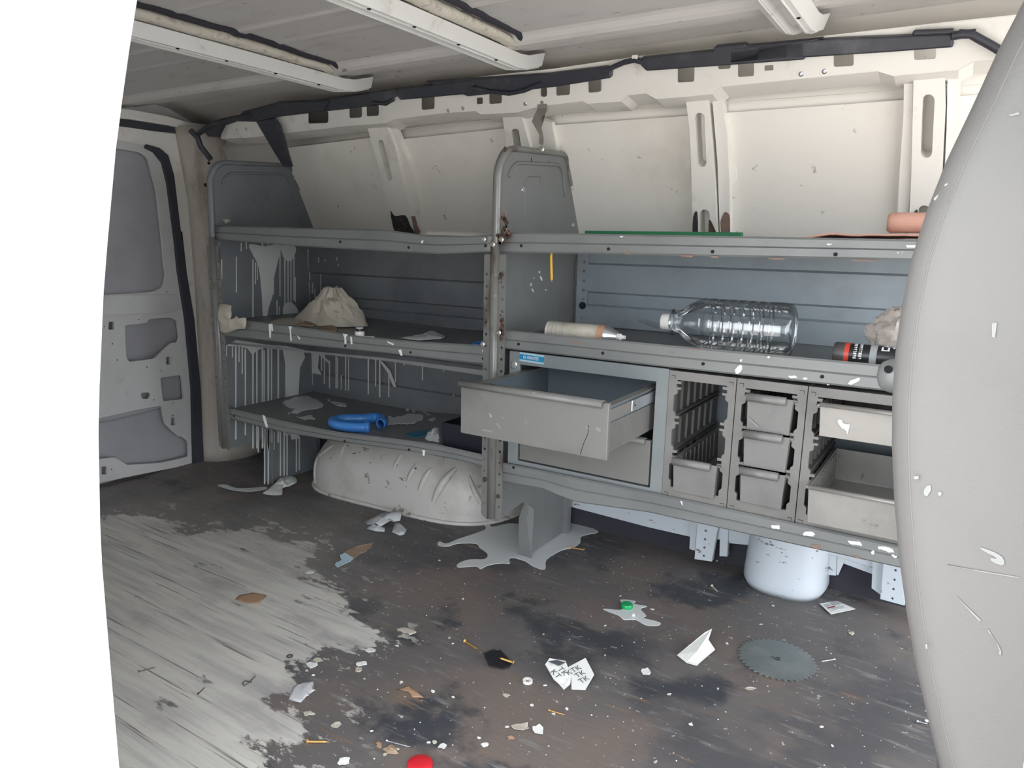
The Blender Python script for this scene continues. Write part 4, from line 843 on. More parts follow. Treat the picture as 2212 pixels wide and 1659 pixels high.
for f, poly in ((I6, [(1935, 350), (2050, 395), (2090, 415), (2105, 468), (2040, 455), (2000, 420), (2070, 430), (2000, 395)]),
                (I6, [(1760, 462), (1900, 485), (2180, 535), (2180, 541), (1900, 492), (1760, 467)]), (I6, [(1985, 825), (2020, 870), (2060, 935), (2080, 970), (2075, 1000), (2065, 985), (2068, 960), (2040, 905), (2010, 865)]), (I6, [(1812, 645), (1960, 790), (1950, 795), (1815, 655)]), (I6, [(1632, 930), (1642, 928), (1644, 958), (1634, 958)]),
                (I5, [(810, 380), (840, 375), (830, 470), (808, 465)]), (I5, [(340, 1300), (370, 1290), (375, 1310), (350, 1315)]), (I5, [(400, 1370), (440, 1340), (450, 1380), (420, 1420), (405, 1405)]), (I5, [(480, 1390), (512, 1385), (500, 1425)]),
                (I4, [(905, 690), (960, 670), (985, 680), (930, 695)]), (I4, [(460, 1190), (495, 1150), (490, 1165), (470, 1200)]), (I4, [(520, 1110), (545, 1090), (540, 1110)])):
    mb.prism([at(p, 1, SY0-.0004) for p in jag(f(poly), .9, len(poly))], (0, -.0005, 0))
mk('scuff_marks', mb, 'scuff', sb, label='pale scratches on the grey vinyl', kind='stuff', fix=False)

# ================================================================== THINGS ON THE SHELVES
ZM = mR[1](-.5)+.0015
def on_mid(x): return mR[1](x)+.0018
# big clear bottle on its side
yb = 1.80; rb = .0665
xa, xb_ = at((1447, 716), 1, yb).x, at((1714, 716), 1, yb).x
zc = on_mid(-.5)+rb; bt = thing('water_bottle', ((xa+xb_)/2, yb, zc-rb), 'large clear empty plastic bottle lying on its side on the middle shelf', 'bottle')
Lb = xb_-xa; pr = [(0, .021), (.004, .024), (.018, .026), (.03, .034), (.05, .050), (.07, .060), (.085, rb)]
x = .09
while x < Lb-.05: pr += [(x, rb), (x+.004, rb-.004), (x+.009, rb-.004), (x+.013, rb)]; x += .024
pr += [(Lb-.03, rb), (Lb-.012, rb-.002), (Lb-.004, rb-.009), (Lb, rb-.02), (Lb-.012, .012)]
ax_ = Vector((1, .05, 0))
mk('bottle_body', MB().lathe(pr, Vector((xa, yb, zc)), ax_, 40, False), 'clear_plastic', bt, sm=35)
mk('neck_ring', MB().lathe([(0, .021), (.0, .034), (.003, .035), (.006, .028)], Vector((xa+.006, yb, zc)), ax_, 28, False), 'clear_plastic', bt, sm=35)
mk('cap', MB().lathe([(-.022, .004), (-.022, .0195), (-.019, .0215), (0, .0215), (.001, .018)], Vector((xa, yb, zc)), ax_, 24), 'paper', bt, sm=40, label='white screw cap')
st_ = [at(p, 1, yb-.01) for p in I3([(705, 642), (650, 622), (615, 610), (592, 602)])]
mk('handle_strap', MB().tube(st_, [.004, .0045, .004, .001], 6).tube([p+Vector((.004, .004, .006)) for p in st_[:3]], .002, 6), 'clear_plastic', bt, sm=40)
# cream spray can lying down
yc = 1.73; p0, p1 = at((1186, 716), 1, yc), at((1352, 727), 1, yc); rc_ = .027
z_ = on_mid(p0.x)+rc_; cn = thing('spray_can', ((p0.x+p1.x)/2, yc, z_-rc_), 'faded cream spray can lying on the middle shelf', 'can')
Lc = (p1-p0).length; k_ = Lc/.2
mk('body', MB().lathe([(0, .021), (0, .0255), (.003, rc_), (.006, .026), (.008, rc_), (.148*k_, rc_)], Vector((p0.x, yc, z_)), VX, 28), 'can_cream', cn, sm=35)
mk('print_band', MB().lathe([(.10*k_, rc_+.0004), (.148*k_, rc_+.0004)], Vector((p0.x, yc, z_)), VX, 28, False), 'can_cream', cn, sm=35)
mk('stripe', MB().lathe([(.135*k_, rc_+.0007), (.152*k_, rc_+.0007)], Vector((p0.x, yc, z_)), VX, 28, False), 'can_orange', cn, sm=35)
for d in (.022, .034, .055): mk('print_line', MB().lathe([(d, rc_+.0005), (d+.002, rc_+.0005)], Vector((p0.x, yc, z_)), VX, 28, False), 'print_grey', cn)
mk('shoulder', MB().lathe([(.148*k_, rc_), (.156*k_, rc_), (.162*k_, .023), (.176*k_, .015), (.180*k_, .013)], Vector((p0.x, yc, z_)), VX, 28), 'zinc', cn, sm=35)
mk('nozzle', MB().lathe([(.178*k_, .009), (.188*k_, .009), (.190*k_, .006), (.198*k_, .005)], Vector((p0.x, yc, z_)), VX, 14), 'paper', cn, sm=35)
# black spray can, red band, lettered
yc = 1.775; p0, p1 = at((1802, 775), 1, yc), at((1990, 775), 1, yc); rc_ = .026
z_ = on_mid(p0.x)+rc_; o_ = Vector((p0.x, yc, z_)); cn = thing('spray_can', ((p0.x+p1.x)/2, yc, z_-rc_), 'black spray can with a red band lying on the middle shelf', 'can')
mk('body', MB().lathe([(0, .02), (0, .024), (.004, rc_), (.17, rc_), (.18, .02), (.185, .012)], o_, VX, 28), 'can_black', cn, sm=35)
mk('end_cap', MB().lathe([(-.001, .006), (-.002, .024), (.003, .0266), (.022, .0266)], o_, VX, 28), 'can_end', cn, sm=35)
mk('red_band', MB().lathe([(.022, .0266), (.032, .0266)], o_, VX, 28, False), 'can_red', cn, sm=35)
def ring_mark(d0, d1, a0, a1, lift=.0006):
    "short printed stroke wrapped round the can"
    n_ = 4; vs = []
    for k in range(n_+1):
        a = math.radians(a0+(a1-a0)*k/n_); q = Vector((0, -math.cos(a), math.sin(a)))*(rc_+lift); vs += [o_+VX*d0+q, o_+VX*d1+q]
    return MB().add(vs, [(2*k, 2*k+1, 2*k+3, 2*k+2) for k in range(n_)])
rk = random.Random(4)
for d in (.041, .052):
    for a in range(-10, 120, 11):
        mk('print_mark', ring_mark(d, d+.0065, a, a+2.2), 'print_white', cn); mk('print_mark', ring_mark(d+rk.choice((0, .0028, .005)), d+.0065, a+2.2, a+7), 'print_white', cn)
mk('white_swirl', MB().lathe([(.074, rc_+.0006), (.088, rc_+.0006)], o_, VX, 28, False), 'print_grey', cn)
for d0, d1, a0, a1 in ((.096, .112, 40, 46), (.096, .100, 46, 66), (.108, .112, 46, 66), (.100, .122, 72, 77), (.104, .108, 77, 92), (.118, .122, 60, 72)):
    mk('print_mark', ring_mark(d0, d1, a0, a1), 'print_white', cn)
# brown plastic bag, partly behind the seat
cb = at((1945, 742), 1, 1.87); cb.z = on_mid(cb.x)
def bagf(u, v):
    a = 2*math.pi*u; e = math.pi*v; d = Vector((math.cos(a)*math.sin(e), math.sin(a)*math.sin(e), math.cos(e)))
    r = 1+.22*noise.noise(d*2.3+Vector((4, 1, 2)))+.09*(1-abs(noise.noise(d*4))*2)+.05*(1-abs(noise.noise(d*9))*2); return cb+Vector((d.x*.062*r, d.y*.06*r, max(.0, .062+d.z*.066*r)))
mk('plastic_bag', MB().grid(bagf, 70, 44), 'plastic_bag', None, 'crumpled translucent brown plastic bag beside the black spray can', 'bag', sm=30)
# green strip and pink foam on the top shelf
zt = tR[1](-.5)+.002
g0, g1 = at((1266, 499), 1, 2.04), at((1585, 512), 1, 2.04)
mk('green_strip', MB().box(g0.x, -.55, 2.03, 2.045, zt, zt+.026), 'green', None, 'long thin green board lying at the back of the top shelf', 'board', bev=.002)
pk0 = at((1680, 511), 1, 1.70).x
def pkf(u, v):
    x = pk0+(.08-pk0)*u; y = 1.69+.16*v; return Vector((x, y, zt+.003+.0145*min(1, u*4)*(1-.3*v)+.003*noise.noise((x*20, y*20, 1))))
mk('pink_sheet', MB().grid(pkf, 30, 8), 'pink_foam', None, 'thin salmon-pink foam sheet lying along the top shelf', 'foam', solid=.004, sm=60)
c_ = at((1912, 500), 1, 1.76)
mk('pink_roll', MB().lathe([(0, .006), (.001, .017), (.008, .022), (.03, .0215), (.11, .022), (.16, .021), (.168, .012)], Vector((c_.x, 1.775, zt+.0445)), (1, .1, 0), 20), 'pink_foam', None, 'rolled piece of salmon-pink foam on top of the foam sheet', 'foam', sm=50)
# dark strip at the back
d0, d1 = at((1570, 506), 1, 2.02).x, at((1990, 506), 1, 2.02).x
mk('dark_rod', MB().tube([Vector((d0+.02, 2.0, zt+.006)), Vector((d1+.1, 1.99, zt+.006))], .006, 10), 'navy', None, 'thin dark rod lying at the back of the top shelf', 'rod', sm=50)
# yellow pencil hanging under the top shelf
pp = [at(p, 1, 1.70) for p in H8([(856, 992), (850, 1010), (855, 1195)])]
pp[0].z = tR[2](tR[4], pp[0].x)+.003
pc = thing('pencil', pp[2], 'yellow pencil hanging from the edge of the top shelf', 'pencil')
mk('shaft', MB().tube(pp, [.0018, .0035, .0035], 6), 'yellow', pc)
mk('tip', MB().tube([pp[2], pp[2]-VZ*.006], [.0034, .0008], 6), 'cardboard', pc)

# left unit, middle shelf
def onL(s, x): return s[1](x)+.0018
def FS(pts, s, x): return FL(pts, onL(s, x))
zl = onL(mL, -2.0)
def mound(outl, prof, seed, base):
    """a crumpled heap: profile polygon drawn on an upright plane, given depth"""
    pass
c_ = at((712, 700), 1, 1.84); hz = at((712, 622), 1, 1.84).z
hr_ = random.Random(12); HN, HM = 44, 12
xl_, xr_ = at(F([(640, 1150)])[0], 1, 1.87).x, at(F([(1080, 1150)])[0], 1, 1.87).x; xp_ = at(F([(885, 945)])[0], 1, 1.87).x
hv = [Vector((xp_, 1.87, hz-.002))]
for k in range(1, HM+1):
    r = k/HM
    for i in range(HN):
        a = 2*math.pi*(i+.5*(k % 2))/HN; ca, sa = math.cos(a), math.sin(a)
        ex = (xr_-xp_ if ca > 0 else xp_-xl_); pk = (1-r)**(.75 if ca > 0 else 1.15)*1.0+.16*math.exp(-((r-.12)/.12)**2)
        fold = abs(math.sin(a*5+noise.noise((a, r*3, 1))*2.5))*.014*math.sin(math.pi*min(1, r*1.1))+.010*noise.noise((ca*4*r, sa*4*r, 7))+.007*noise.noise((ca*11*r, sa*11*r, 3))
        x = xp_+ex*(r**.85)*ca*(1+.10*math.sin(4*a)); y = 1.87+.085*r*sa
        hv.append(Vector((x+fold*.6*ca, y+fold*.6*sa, max(zl+.001, zl+(hz-zl)*min(1.0, pk)+fold*(1 if k < HM else 0)-.004))))
hf = [(0, 1+i, 1+(i+1) % HN) for i in range(HN)]
for k in range(HM-1):
    for i in range(HN):
        a, b = 1+k*HN, 1+(k+1)*HN; i2 = (i+1) % HN
        hf += [(a+i, b+i, b+i2), (a+i, b+i2, a+i2)]
mk('paper_heap', MB().add(hv, hf), 'paper_cream', None, 'heap of crumpled cream paper on the middle shelf above the wheel arch', 'paper', sm=28)
mk('paper_sheet', crumple(FS(F([(450, 1195), (560, 1160), (690, 1170), (760, 1190), (720, 1215), (600, 1212)]), mL, -2), .014, 4), 'paper_cream', None, 'flat cream sheet poking out beside the crumpled paper heap', 'paper', sm=40)
for poly, lab in ((F([(620, 1195), (700, 1180), (770, 1185), (760, 1225), (640, 1222)]), 'torn brown cardboard piece with a notched edge under the cream paper'), (F([(780, 1230), (850, 1205), (920, 1240), (910, 1262), (820, 1258)]), 'small brown cardboard flap near the white tape cap')):
    mk('cardboard_piece', crumple(FS(jag(poly, 2.2, 5), mL, -1.95), .014, len(lab), 4, 1), 'cardboard', None, lab, 'cardboard', sm=40, solid=.0015)
p_ = at(F([(1065, 1275)])[0], 1, 1.69); p_.z = onL(mL, p_.x)
tcap = thing('bottle_cap', p_, 'white and black round plastic cap on the shelf front', 'cap')
mk('ring', MB().lathe([(0, .014), (.001, .0155), (.020, .0155), (.022, .014)], p_, VZ, 20), 'paper', tcap, sm=40)
mk('black_band', MB().lathe([(.022, .013), (.030, .013)], p_, VZ, 20), 'black_plastic', tcap, sm=40)
mk('top_disc', MB().lathe([(.030, .012), (.035, .0125), (.037, .010)], p_, VZ, 20), 'print_grey', tcap, sm=40)
mk('cloth_scrap', crumple(FS(F([(1335, 1300), (1430, 1298), (1520, 1285), (1560, 1262), (1640, 1285), (1640, 1305), (1560, 1312), (1480, 1318)]), mL, -1.45), .022, 9), 'cloth_grey', None, 'pale lilac-white cloth scrap on the middle shelf', 'cloth', sm=40, solid=.001)
pb = at(F([(1900, 1335)])[0], 1, 1.74); zb2 = onL(mL, pb.x)
mk('blue_lid', MB().lathe([(0, .048), (.006, .050), (.009, .047), (.009, .040), (.004, .038)], Vector((pb.x+.02, 1.745, zb2)), VZ, 32), 'blue_plastic', None, 'round blue plastic dish on the middle shelf beside the post', 'dish', sm=40)  # loose round lid, not a dish, modelled as a shallow disc
mk('stick', MB().tube([at(p, 2, onL(mL, -1.7)+.003) for p in F([(1085, 1288), (1165, 1292)])], .003, 6), 'paper', None, 'short white stick lying next to the round cap', 'stick')
# torn masking paper stuck to the left post
P_ = PY(F([(105, 1068), (185, 1072), (190, 1110), (170, 1150), (200, 1190), (225, 1175), (235, 1145), (250, 1165), (285, 1160), (280, 1230), (235, 1235), (190, 1250), (135, 1262), (105, 1200), (95, 1140)]), YF-.016)
tp = MB(); cc = sum(P_, Vector())/len(P_); vs = [cc+Vector((0, -.010, 0))]; LL = smooth_loop(P_, 3); n_ = len(LL)
for k in range(1, 6):
    for q in LL: w_ = cc.lerp(q, k/5); vs.append(w_+Vector((0, -.008*(1-k/5)+.010*noise.noise(w_*45), 0)))
tp.add(vs, [(0, 1+i, 1+(i+1) % n_) for i in range(n_)]+[(1+k*n_+i, 1+(k+1)*n_+i, 1+(k+1)*n_+(i+1) % n_, 1+k*n_+(i+1) % n_) for k in range(4) for i in range(n_)])
mk('masking_paper', tp, 'paper_cream', None, 'torn cream masking paper stuck on the left shelf post', 'paper', sm=40, solid=.001)
mk('tape_scrap', MB().prism(PX(F([(125, 490), (160, 485), (182, 495), (165, 505), (150, 515), (140, 500)]), XL+.003), (.002, 0, 0)), 'paper_cream', None, 'tiny cream tape scrap stuck on the upper end panel', 'tape')
# left unit, lowest shelf
xh = at(G([(1050, 540)])[0], 1, 1.74).x; zh = onL(bL, xh)
hs_ = [at(p, 2, zh+.017) for p in G([(1120, 548), (1000, 545), (900, 528), (885, 505), (960, 490), (1080, 488), (1180, 480), (1225, 495), (1215, 520), (1150, 535)])]
hose = thing('blue_hose', (xh, 1.74, zh), 'short loop of blue plastic tube on the lowest shelf', 'hose')
hs_s = smooth_loop(hs_, 5)[:-8]
mk('tube', MB().tube(hs_s, .0165, 14, False), 'blue_plastic', hose, sm=60, solid=.002)
e0 = hs_s[0]; mk('collar', MB().lathe([(-.012, .019), (.006, .019)], e0, (hs_s[0]-hs_s[1]), 18, False), 'blue_plastic', hose, sm=60, solid=.003)
bx = at(G([(1630, 640)])[0], 1, 1.70).x; zt0 = onL(bL, bx+.15)
tr = MB().prism([Vector((bx, 1.70, zt0)), Vector((XD-.045, 1.70, zt0)), Vector((XD-.045, 1.70, zt0+.075)), Vector((bx-.005, 1.70, zt0+.075))], (0, .004, 0))
tr.box(bx, bx+.004, 1.704, 1.93, zt0, zt0+.075); tr.box(XD-.049, XD-.045, 1.704, 1.93, zt0, zt0+.075); tr.box(bx, XD-.045, 1.926, 1.93, zt0, zt0+.075); tr.box(bx, XD-.045, 1.704, 1.926, zt0+.055, zt0+.059)
mk('black_case', tr, 'navy', None, 'dark navy plastic case on the lowest shelf by the post', 'case', bev=.003)
q_ = FS(G([(1370, 600), (1440, 580), (1530, 570), (1520, 610), (1440, 625)]), bL, -1.5)
mk('teal_card', MB().prism([v+VZ*.001 for v in q_], (0, 0, .003)), 'teal', None, 'flat teal card on the lowest shelf', 'card')
mk('clear_wrap', crumple(FS(G([(1510, 630), (1540, 590), (1590, 560), (1620, 580), (1615, 650), (1560, 650)]), bL, -1.42), .03, 5), 'plastic_scrap', None, 'crumpled clear wrapping against the navy case', 'plastic', sm=30)
mk('stick', MB().tube([at(p, 2, onL(bL, -1.7)+.003) for p in G([(1155, 570), (1220, 598)])], [.002, .003], 6), 'cardboard', None, 'thin wooden sliver beside the blue tube', 'stick')
# red cloth corner in the narrow bin
rcx = xs_[1]-.045
mk('red_rag', MB().grid(lambda u, v: Vector((rcx+.016*math.cos(6.28*u)*math.sin(3.14*v), 1.83+.03*math.sin(6.28*u)*math.sin(3.14*v), .4155+.034*math.cos(3.14*v)+.006*noise.noise((u*6, v*6, 0)))), 14, 10), 'red_dark', None, 'dark red rag bunched inside the narrow lower bin', 'rag', sm=60)

# ================================================================== THINGS ON THE FLOOR
def spill(poly, label, t=.0016):
    return mk('paint_spill', MB().prism(smooth_loop(FL(poly, .0008), 3), (0, 0, t)), 'paint_spill', None, label, 'paint', 'paint spills on the floor', bev=.0006)
spill(I7([(800, 318), (960, 262), (955, 230), (985, 200), (1000, 245), (1100, 225), (1180, 235), (1260, 300), (1380, 270), (1450, 215), (1560, 240), (1640, 275), (1540, 300), (1530, 340), (1480, 372), (1420, 385), (1330, 440), (1320, 498), (1250, 482), (1200, 450), (1130, 430), (1105, 440), (1110, 465), (1060, 462), (980, 475), (935, 497), (905, 480), (800, 487), (805, 462), (870, 440), (960, 437), (975, 405), (930, 370), (905, 345), (800, 345), (740, 362), (680, 355), (690, 332), (730, 345)]), 'large pale grey paint puddle around the foot of the shelf divider')
spill(I7([(1770, 680), (1860, 688), (1850, 705), (1930, 720), (1890, 735), (1925, 775), (1910, 790), (2005, 815), (1995, 835), (1920, 832), (1860, 800), (1790, 800), (1760, 775), (1670, 740), (1690, 735), (1770, 742), (1790, 715)]), 'small white paint splash under the green cap')
spill(G([(95, 945), (150, 940), (220, 962), (320, 962), (420, 955), (425, 970), (330, 985), (200, 978)]), 'thin white paint streak on the floor by the rear shelf leg')
# wet dark stains are part of the floor's wear; saw blade
c = at((1678, 1425), 2, 0); c0 = Vector((at((1588, 1424), 2, 0).x, 0, 0)); Rb = .0935
nb = 40; pts = []
for k in range(nb):
    for da, rr in ((0, Rb-.006), (.25, Rb-.008), (.55, Rb-.003), (.62, Rb), (.95, Rb-.002)):
        a = 2*math.pi*(k+da)/nb; pts.append(Vector((c.x+rr*math.cos(a), c.y+rr*math.sin(a), .0012)))
hole = [Vector((c.x+.010*math.cos(-a)*(.7 if k % 3 == 0 else 1), c.y+.010*math.sin(-a), .0012)) for k in range(16) for a in (2*math.pi*k/16,)]
bl = thing('saw_blade', (c.x, c.y, .0012), 'round toothed circular saw blade lying on the dark floor', 'saw blade')
mk('disc', MB().sheet(pts, [hole], (0, 0, .002)), 'blade', bl)
q0 = at(I6([(720, 1000)])[0], 2, .0034); q1 = at(I6([(778, 1004)])[0], 2, .0034)
mk('stamp', MB().box(q0.x, q1.x, q0.y-.003, q0.y+.002, .0032, .0034), 'print_dark', bl)
# green cap, red cap, white ring
def cap(name, p, r, h, m, label, cat='cap'):
    c = at(p, 2, 0); c.z = .0028 if m == 'green_cap' else .0004
    return mk(name, MB().lathe([(0, r), (h*.75, r), (h, r*.88), (h*1.02, r*.3)], c, VZ, 28), m, None, label, cat, sm=40)
cap('bottle_cap', I7([(1808, 728)])[0], .0165, .011, 'green_cap', 'bright green bottle cap on the white paint splash')
cap('bottle_cap', (907, 1656), .025, .009, 'red_cap', 'red plastic cap lying on the floor')
c = at(I7([(1216, 1172)])[0], 2, 0)
mk('washer', MB().lathe([(.0008, .006), (.0008, .0115), (.006, .0115), (.006, .006), (.0008, .006)], c, VZ, 20, False), 'paper', None, 'white plastic ring on the dark floor', 'washer', sm=40)
c = at(I7([(1848, 775)])[0], 2, .0025); mk('nut', MB().lathe([(0, .004), (.006, .004), (.006, .002)], c, VZ, 10), 'white_paint', None, 'tiny paint-covered nut beside the green cap', 'nut')
# papers
P = FL(I7([(1320, 1108), (1345, 1085), (1440, 1092), (1475, 1160), (1470, 1195), (1432, 1222), (1400, 1190), (1370, 1178)]))
kt = thing('printed_paper', sum(P, Vector())/len(P), 'folded white paper printed with black letters on the floor', 'paper')
P2 = FL(I7([(1448, 1120), (1560, 1078), (1612, 1160), (1560, 1226), (1478, 1222), (1475, 1160)]))
def facet(P, zs, t=.0012): return MB().prism([p+VZ*z for p, z in zip(P, zs)], (0, 0, t))
f1 = mk('fold', facet(P, [.018, .024, .020, .012, .004, .002, .004, .010]), 'paper', kt)
f2 = mk('fold', facet(P2, [.014, .022, .014, .003, .003, .010]), 'paper', kt)
mk('inner_fold', facet(FL(I7([(1335, 1105), (1390, 1098), (1440, 1110), (1400, 1128)])), [.0255, .0255, .0245, .0235], .0008), 'print_dark', kt)
def kttext(par, Pq, zq, rows):
    o = sum(Pq, Vector())/len(Pq); o.z = zq
    ux = (at(I7([(1560, 1110)])[0], 2, 0)-at(I7([(1480, 1140)])[0], 2, 0)).normalized(); uy = Vector((-ux.y, ux.x, 0))
    return ux, uy, o
ux, uy, o = kttext(f2, P2, .0, 3)
from mathutils.geometry import normal as geonormal
def plane_z(P, zs):
    A_ = [[p.x, p.y, 1] for p in P]
    import numpy as np
    s, *_ = np.linalg.lstsq(np.array(A_), np.array(zs), rcond=None); return s
def lett(par, P, zs, ux, rows):
    s = plane_z(P, zs); cen = sum(P, Vector())/len(P); uy = Vector((-ux.y, ux.x, 0))
    for k, (dx, body) in enumerate(rows):
        q = cen+uy*(.0185*(len(rows)/2-.5-k))+ux*dx; mb = text_mb(body, q, ux, uy, .0145, (0, 0, 0))
        for v in mb.v: v.z = s[0]*v.x+s[1]*v.y+s[2]+.0034
        mk('lettering', mb, 'print_dark', par)
lett(f2, P2, [.014, .022, .014, .003, .003, .010], ux, ((-.002, 'KTK'), (.003, 'TK'), (0, 'TK')))
lett(f1, P, [.018, .024, .020, .012, .004, .002, .004, .010], (at(I7([(1450, 1200)])[0], 2, 0)-at(I7([(1350, 1130)])[0], 2, 0)).normalized(), ((0, 'TK'), (-.004, 'KT')))
P = FL(I6([(170, 1005), (330, 925), (370, 913), (352, 950), (285, 1010), (225, 1047)])); P2 = FL(I6([(225, 1047), (290, 1005), (350, 950), (392, 985), (285, 1062)]))
wpz = thing('folded_paper', sum(P, Vector())/len(P), 'blank white folded paper beside the saw blade', 'paper')
mk('fold', facet(P, [.004, .030, .034, .022, .016, .003]), 'paper', wpz); mk('fold', facet(P2, [.003, .016, .022, .010, .002]), 'paper', wpz)
P = FL(I6([(1008, 700), (1110, 680), (1220, 730), (1075, 767)])); rcp = thing('receipt', sum(P, Vector())/4, 'small printed slip of paper on the floor by the filler housing', 'paper')
mk('sheet', facet(P, [.004, .002, .003, .006], .0008), 'paper', rcp)
def inq(u, v): return P[0].lerp(P[1], u).lerp(P[3].lerp(P[2], u), v)+VZ*.0072
for u0, u1, v0, v1, m_ in ((.50, .85, .12, .45, 'print_grey'), (.1, .42, .2, .26, 'print_grey'), (.1, .40, .34, .40, 'print_grey'), (.1, .45, .48, .53, 'red_dark'), (.12, .8, .62, .66, 'print_grey'), (.12, .7, .76, .80, 'print_grey')):
    mk('print_block', MB().prism([inq(u0, v0), inq(u1, v0), inq(u1, v1), inq(u0, v1)], (0, 0, -.003)), m_, rcp)
PZ = zm(760, 1080, 13.825); psc = thing('plastic_scrap', at((835, 1140), 2, 0), 'crumpled milky plastic wrap on the floor by the wheel arch', 'plastic')
def fpx(pts, zs, m_, par, name='fold', t=.0006):
    P = [at(p, 2, z) for p, z in zip(pts, zs)]; c = sum(P, Vector())/len(P)+VZ*.006; n_ = len(P)
    vs = [c]+[c.lerp(q, .5)+VZ*(.005*math.sin(i*2.4)) for i, q in enumerate(P)]+P
    mk(name, MB().add(vs, [(0, 1+i, 1+(i+1) % n_) for i in range(n_)]+[(1+i, 1+n_+i, 1+n_+(i+1) % n_, 1+(i+1) % n_) for i in range(n_)]), m_, par, solid=t, sm=25)
fpx(PZ([(380, 660), (640, 530), (900, 390), (1280, 330), (1500, 370), (1440, 620), (1250, 650), (1180, 600), (860, 790), (700, 690), (480, 740)]), [.004, .014, .022, .034, .036, .014, .014, .022, .006, .016, .005], 'plastic_scrap', psc)
fpx(PZ([(450, 860), (560, 720), (700, 690), (860, 790), (1000, 830), (970, 950), (700, 930)]), [.002, .010, .013, .006, .004, .002, .002], 'plastic_scrap', psc)
fpx(PZ([(1280, 680), (1420, 680), (1640, 890), (1560, 1030), (1430, 1060), (1200, 960)]), [.010, .012, .004, .002, .002, .002], 'plastic_scrap', psc)
mk('paper_scrap', crumple(FL(G([(405, 1005), (470, 960), (520, 900), (570, 885), (625, 895), (635, 930), (580, 955), (530, 970), (530, 1015)]), .001), .03, 8), 'paper', None, 'crumpled pale paper on the floor in front of the wheel arch end', 'paper', sm=30)
cs = thing('cardboard_scrap', at((760, 1200), 2, 0), 'torn brown cardboard strip with blue tape on the floor', 'cardboard')
mk('strip', facet(FL(I7([(125, 400), (165, 385), (200, 368), (240, 362), (298, 345), (280, 372), (262, 380), (250, 398), (215, 408), (175, 442), (150, 447)])), [.004, .005, .006, .005, .003, .003, .002, .003, .002, .002, .002], .002), 'cardboard', cs)
mk('tape', facet(FL(I7([(65, 478), (70, 465), (105, 450), (95, 425), (125, 412), (175, 440), (160, 455), (80, 490)])), [.002, .003, .003, .006, .0075, .006, .003, .002], .0012), 'sticker_edge', cs)
rg0 = random.Random(8)
for poly, m_, lab, h in ((I7([(430, 1225), (480, 1193), (520, 1203), (560, 1240), (602, 1270), (545, 1264), (500, 1232), (460, 1216)]), 'leaf', 'curled brown wood shaving on the dark floor', .008),
                         (I8([(1110, 1295), (1150, 1215), (1190, 1195), (1250, 1188), (1262, 1240), (1225, 1265), (1190, 1302)]), 'cloth_grey', 'pale flat rag scrap at the edge of the beige paint', .010),
                         (I7([(440, 850), (490, 842), (555, 870), (510, 888), (450, 872)]), 'paper_cream', 'torn tan paper flake on the dark floor', .005),
                         (I8([(830, 745), (850, 720), (930, 705), (1000, 722), (960, 760), (890, 768)]), 'leaf', 'flat rust-brown patch of paper on the beige paint', .003),
                         (I7([(300, 1545), (320, 1525), (345, 1540), (340, 1568), (310, 1565)]), 'leaf', 'round pinkish-tan flake near the red cap', .004),
                         (I7([(345, 1570), (400, 1545), (450, 1570), (440, 1600), (370, 1600)]), 'cardboard', 'dry brown leaf fragment near the red cap', .012),
                         (I7([(1060, 1240), (1100, 1240), (1105, 1262), (1080, 1262)]), 'paper_cream', 'little tan chip south of the white ring', .004),
                         (I7([(1085, 1500), (1120, 1482), (1142, 1500), (1120, 1520)]), 'leaf', 'small orange-brown curled chip on the dark floor', .006),
                         (I6([(1172, 868), (1195, 855), (1215, 860), (1195, 880)]), 'paper_cream', 'small cream shell-like chip behind the saw blade', .006),
                         (I8([(1180, 1358), (1240, 1345), (1260, 1365), (1215, 1378)]), 'paper_cream', 'cream torn flake at the beige paint edge', .005)):
    mk('scrap', crumple([q+Vector((rg0.uniform(-1, 1), rg0.uniform(-1, 1), 0))*.0035 for q in rnd(FL(poly, .0008), .004, 2)], h*.55, len(lab), 4, 1), m_, None, lab, 'scrap', sm=40, solid=.0006)
# black plastic wedge
P = FL(I7([(952, 1032), (1010, 1012), (1050, 1015), (1118, 1075), (1108, 1092), (1060, 1100), (985, 1085)]))
wd = thing('black_wedge', sum(P, Vector())/len(P), 'broken piece of black plastic beside two brass screws', 'plastic')
mk('shell', facet(P, [.012, .014, .014, .006, .003, .001, .002], .003), 'black_plastic', wd, bev=.001)
mk('rim', MB().tube([p+VZ*z for p, z in zip(P, (.014, .016, .016, .008))], .002, 6), 'black_plastic', wd)
# screws and nails
def screw(a, b, m_, label, r=.0022, name='screw', group=None, lift=(0, 0)):
    A_, B_ = at(a, 2, r+.001+lift[0]), at(b, 2, r+.0008+lift[1]); d = (B_-A_); L = d.length; t = thing(name, (A_+B_)/2-VZ*(r+.001), label, name, group)
    hr = r*2.2; o = A_+VZ*(hr-r) if False else A_
    mk('shank', MB().lathe([(0, r)]+[(L*k/14, r*(1.18 if k % 2 else .85)) for k in range(1, 13)]+[(L, .0003)], A_, d, 8), m_, t, sm=50)
    mk('head', MB().lathe([(-.0015, hr*.9), (0, hr), (.003, r)], A_+VZ*.0008, d, 12), m_, t, sm=40)
screw(*I7([(842, 928), (918, 974)]), 'brass', 'brass-coloured screw lying apart near the black plastic piece', .0026)
screw(*I7([(1130, 1054), (1048, 1026)]), 'brass', 'brass-coloured screw resting on the black plastic piece', .0026, lift=(.009, .0185))
screw(*I8([(1218, 1515), (1332, 1516)]), 'brass', 'long brass-coloured screw at the beige paint edge', .0026)
screw(*I7([(1552, 380), (1440, 362)]), 'brass', 'brass-coloured screw lying in the big paint puddle', .0022)
screw(*I7([(375, 1522), (516, 1558)]), 'zinc', 'long steel nail near the red cap', .0014, 'nail')
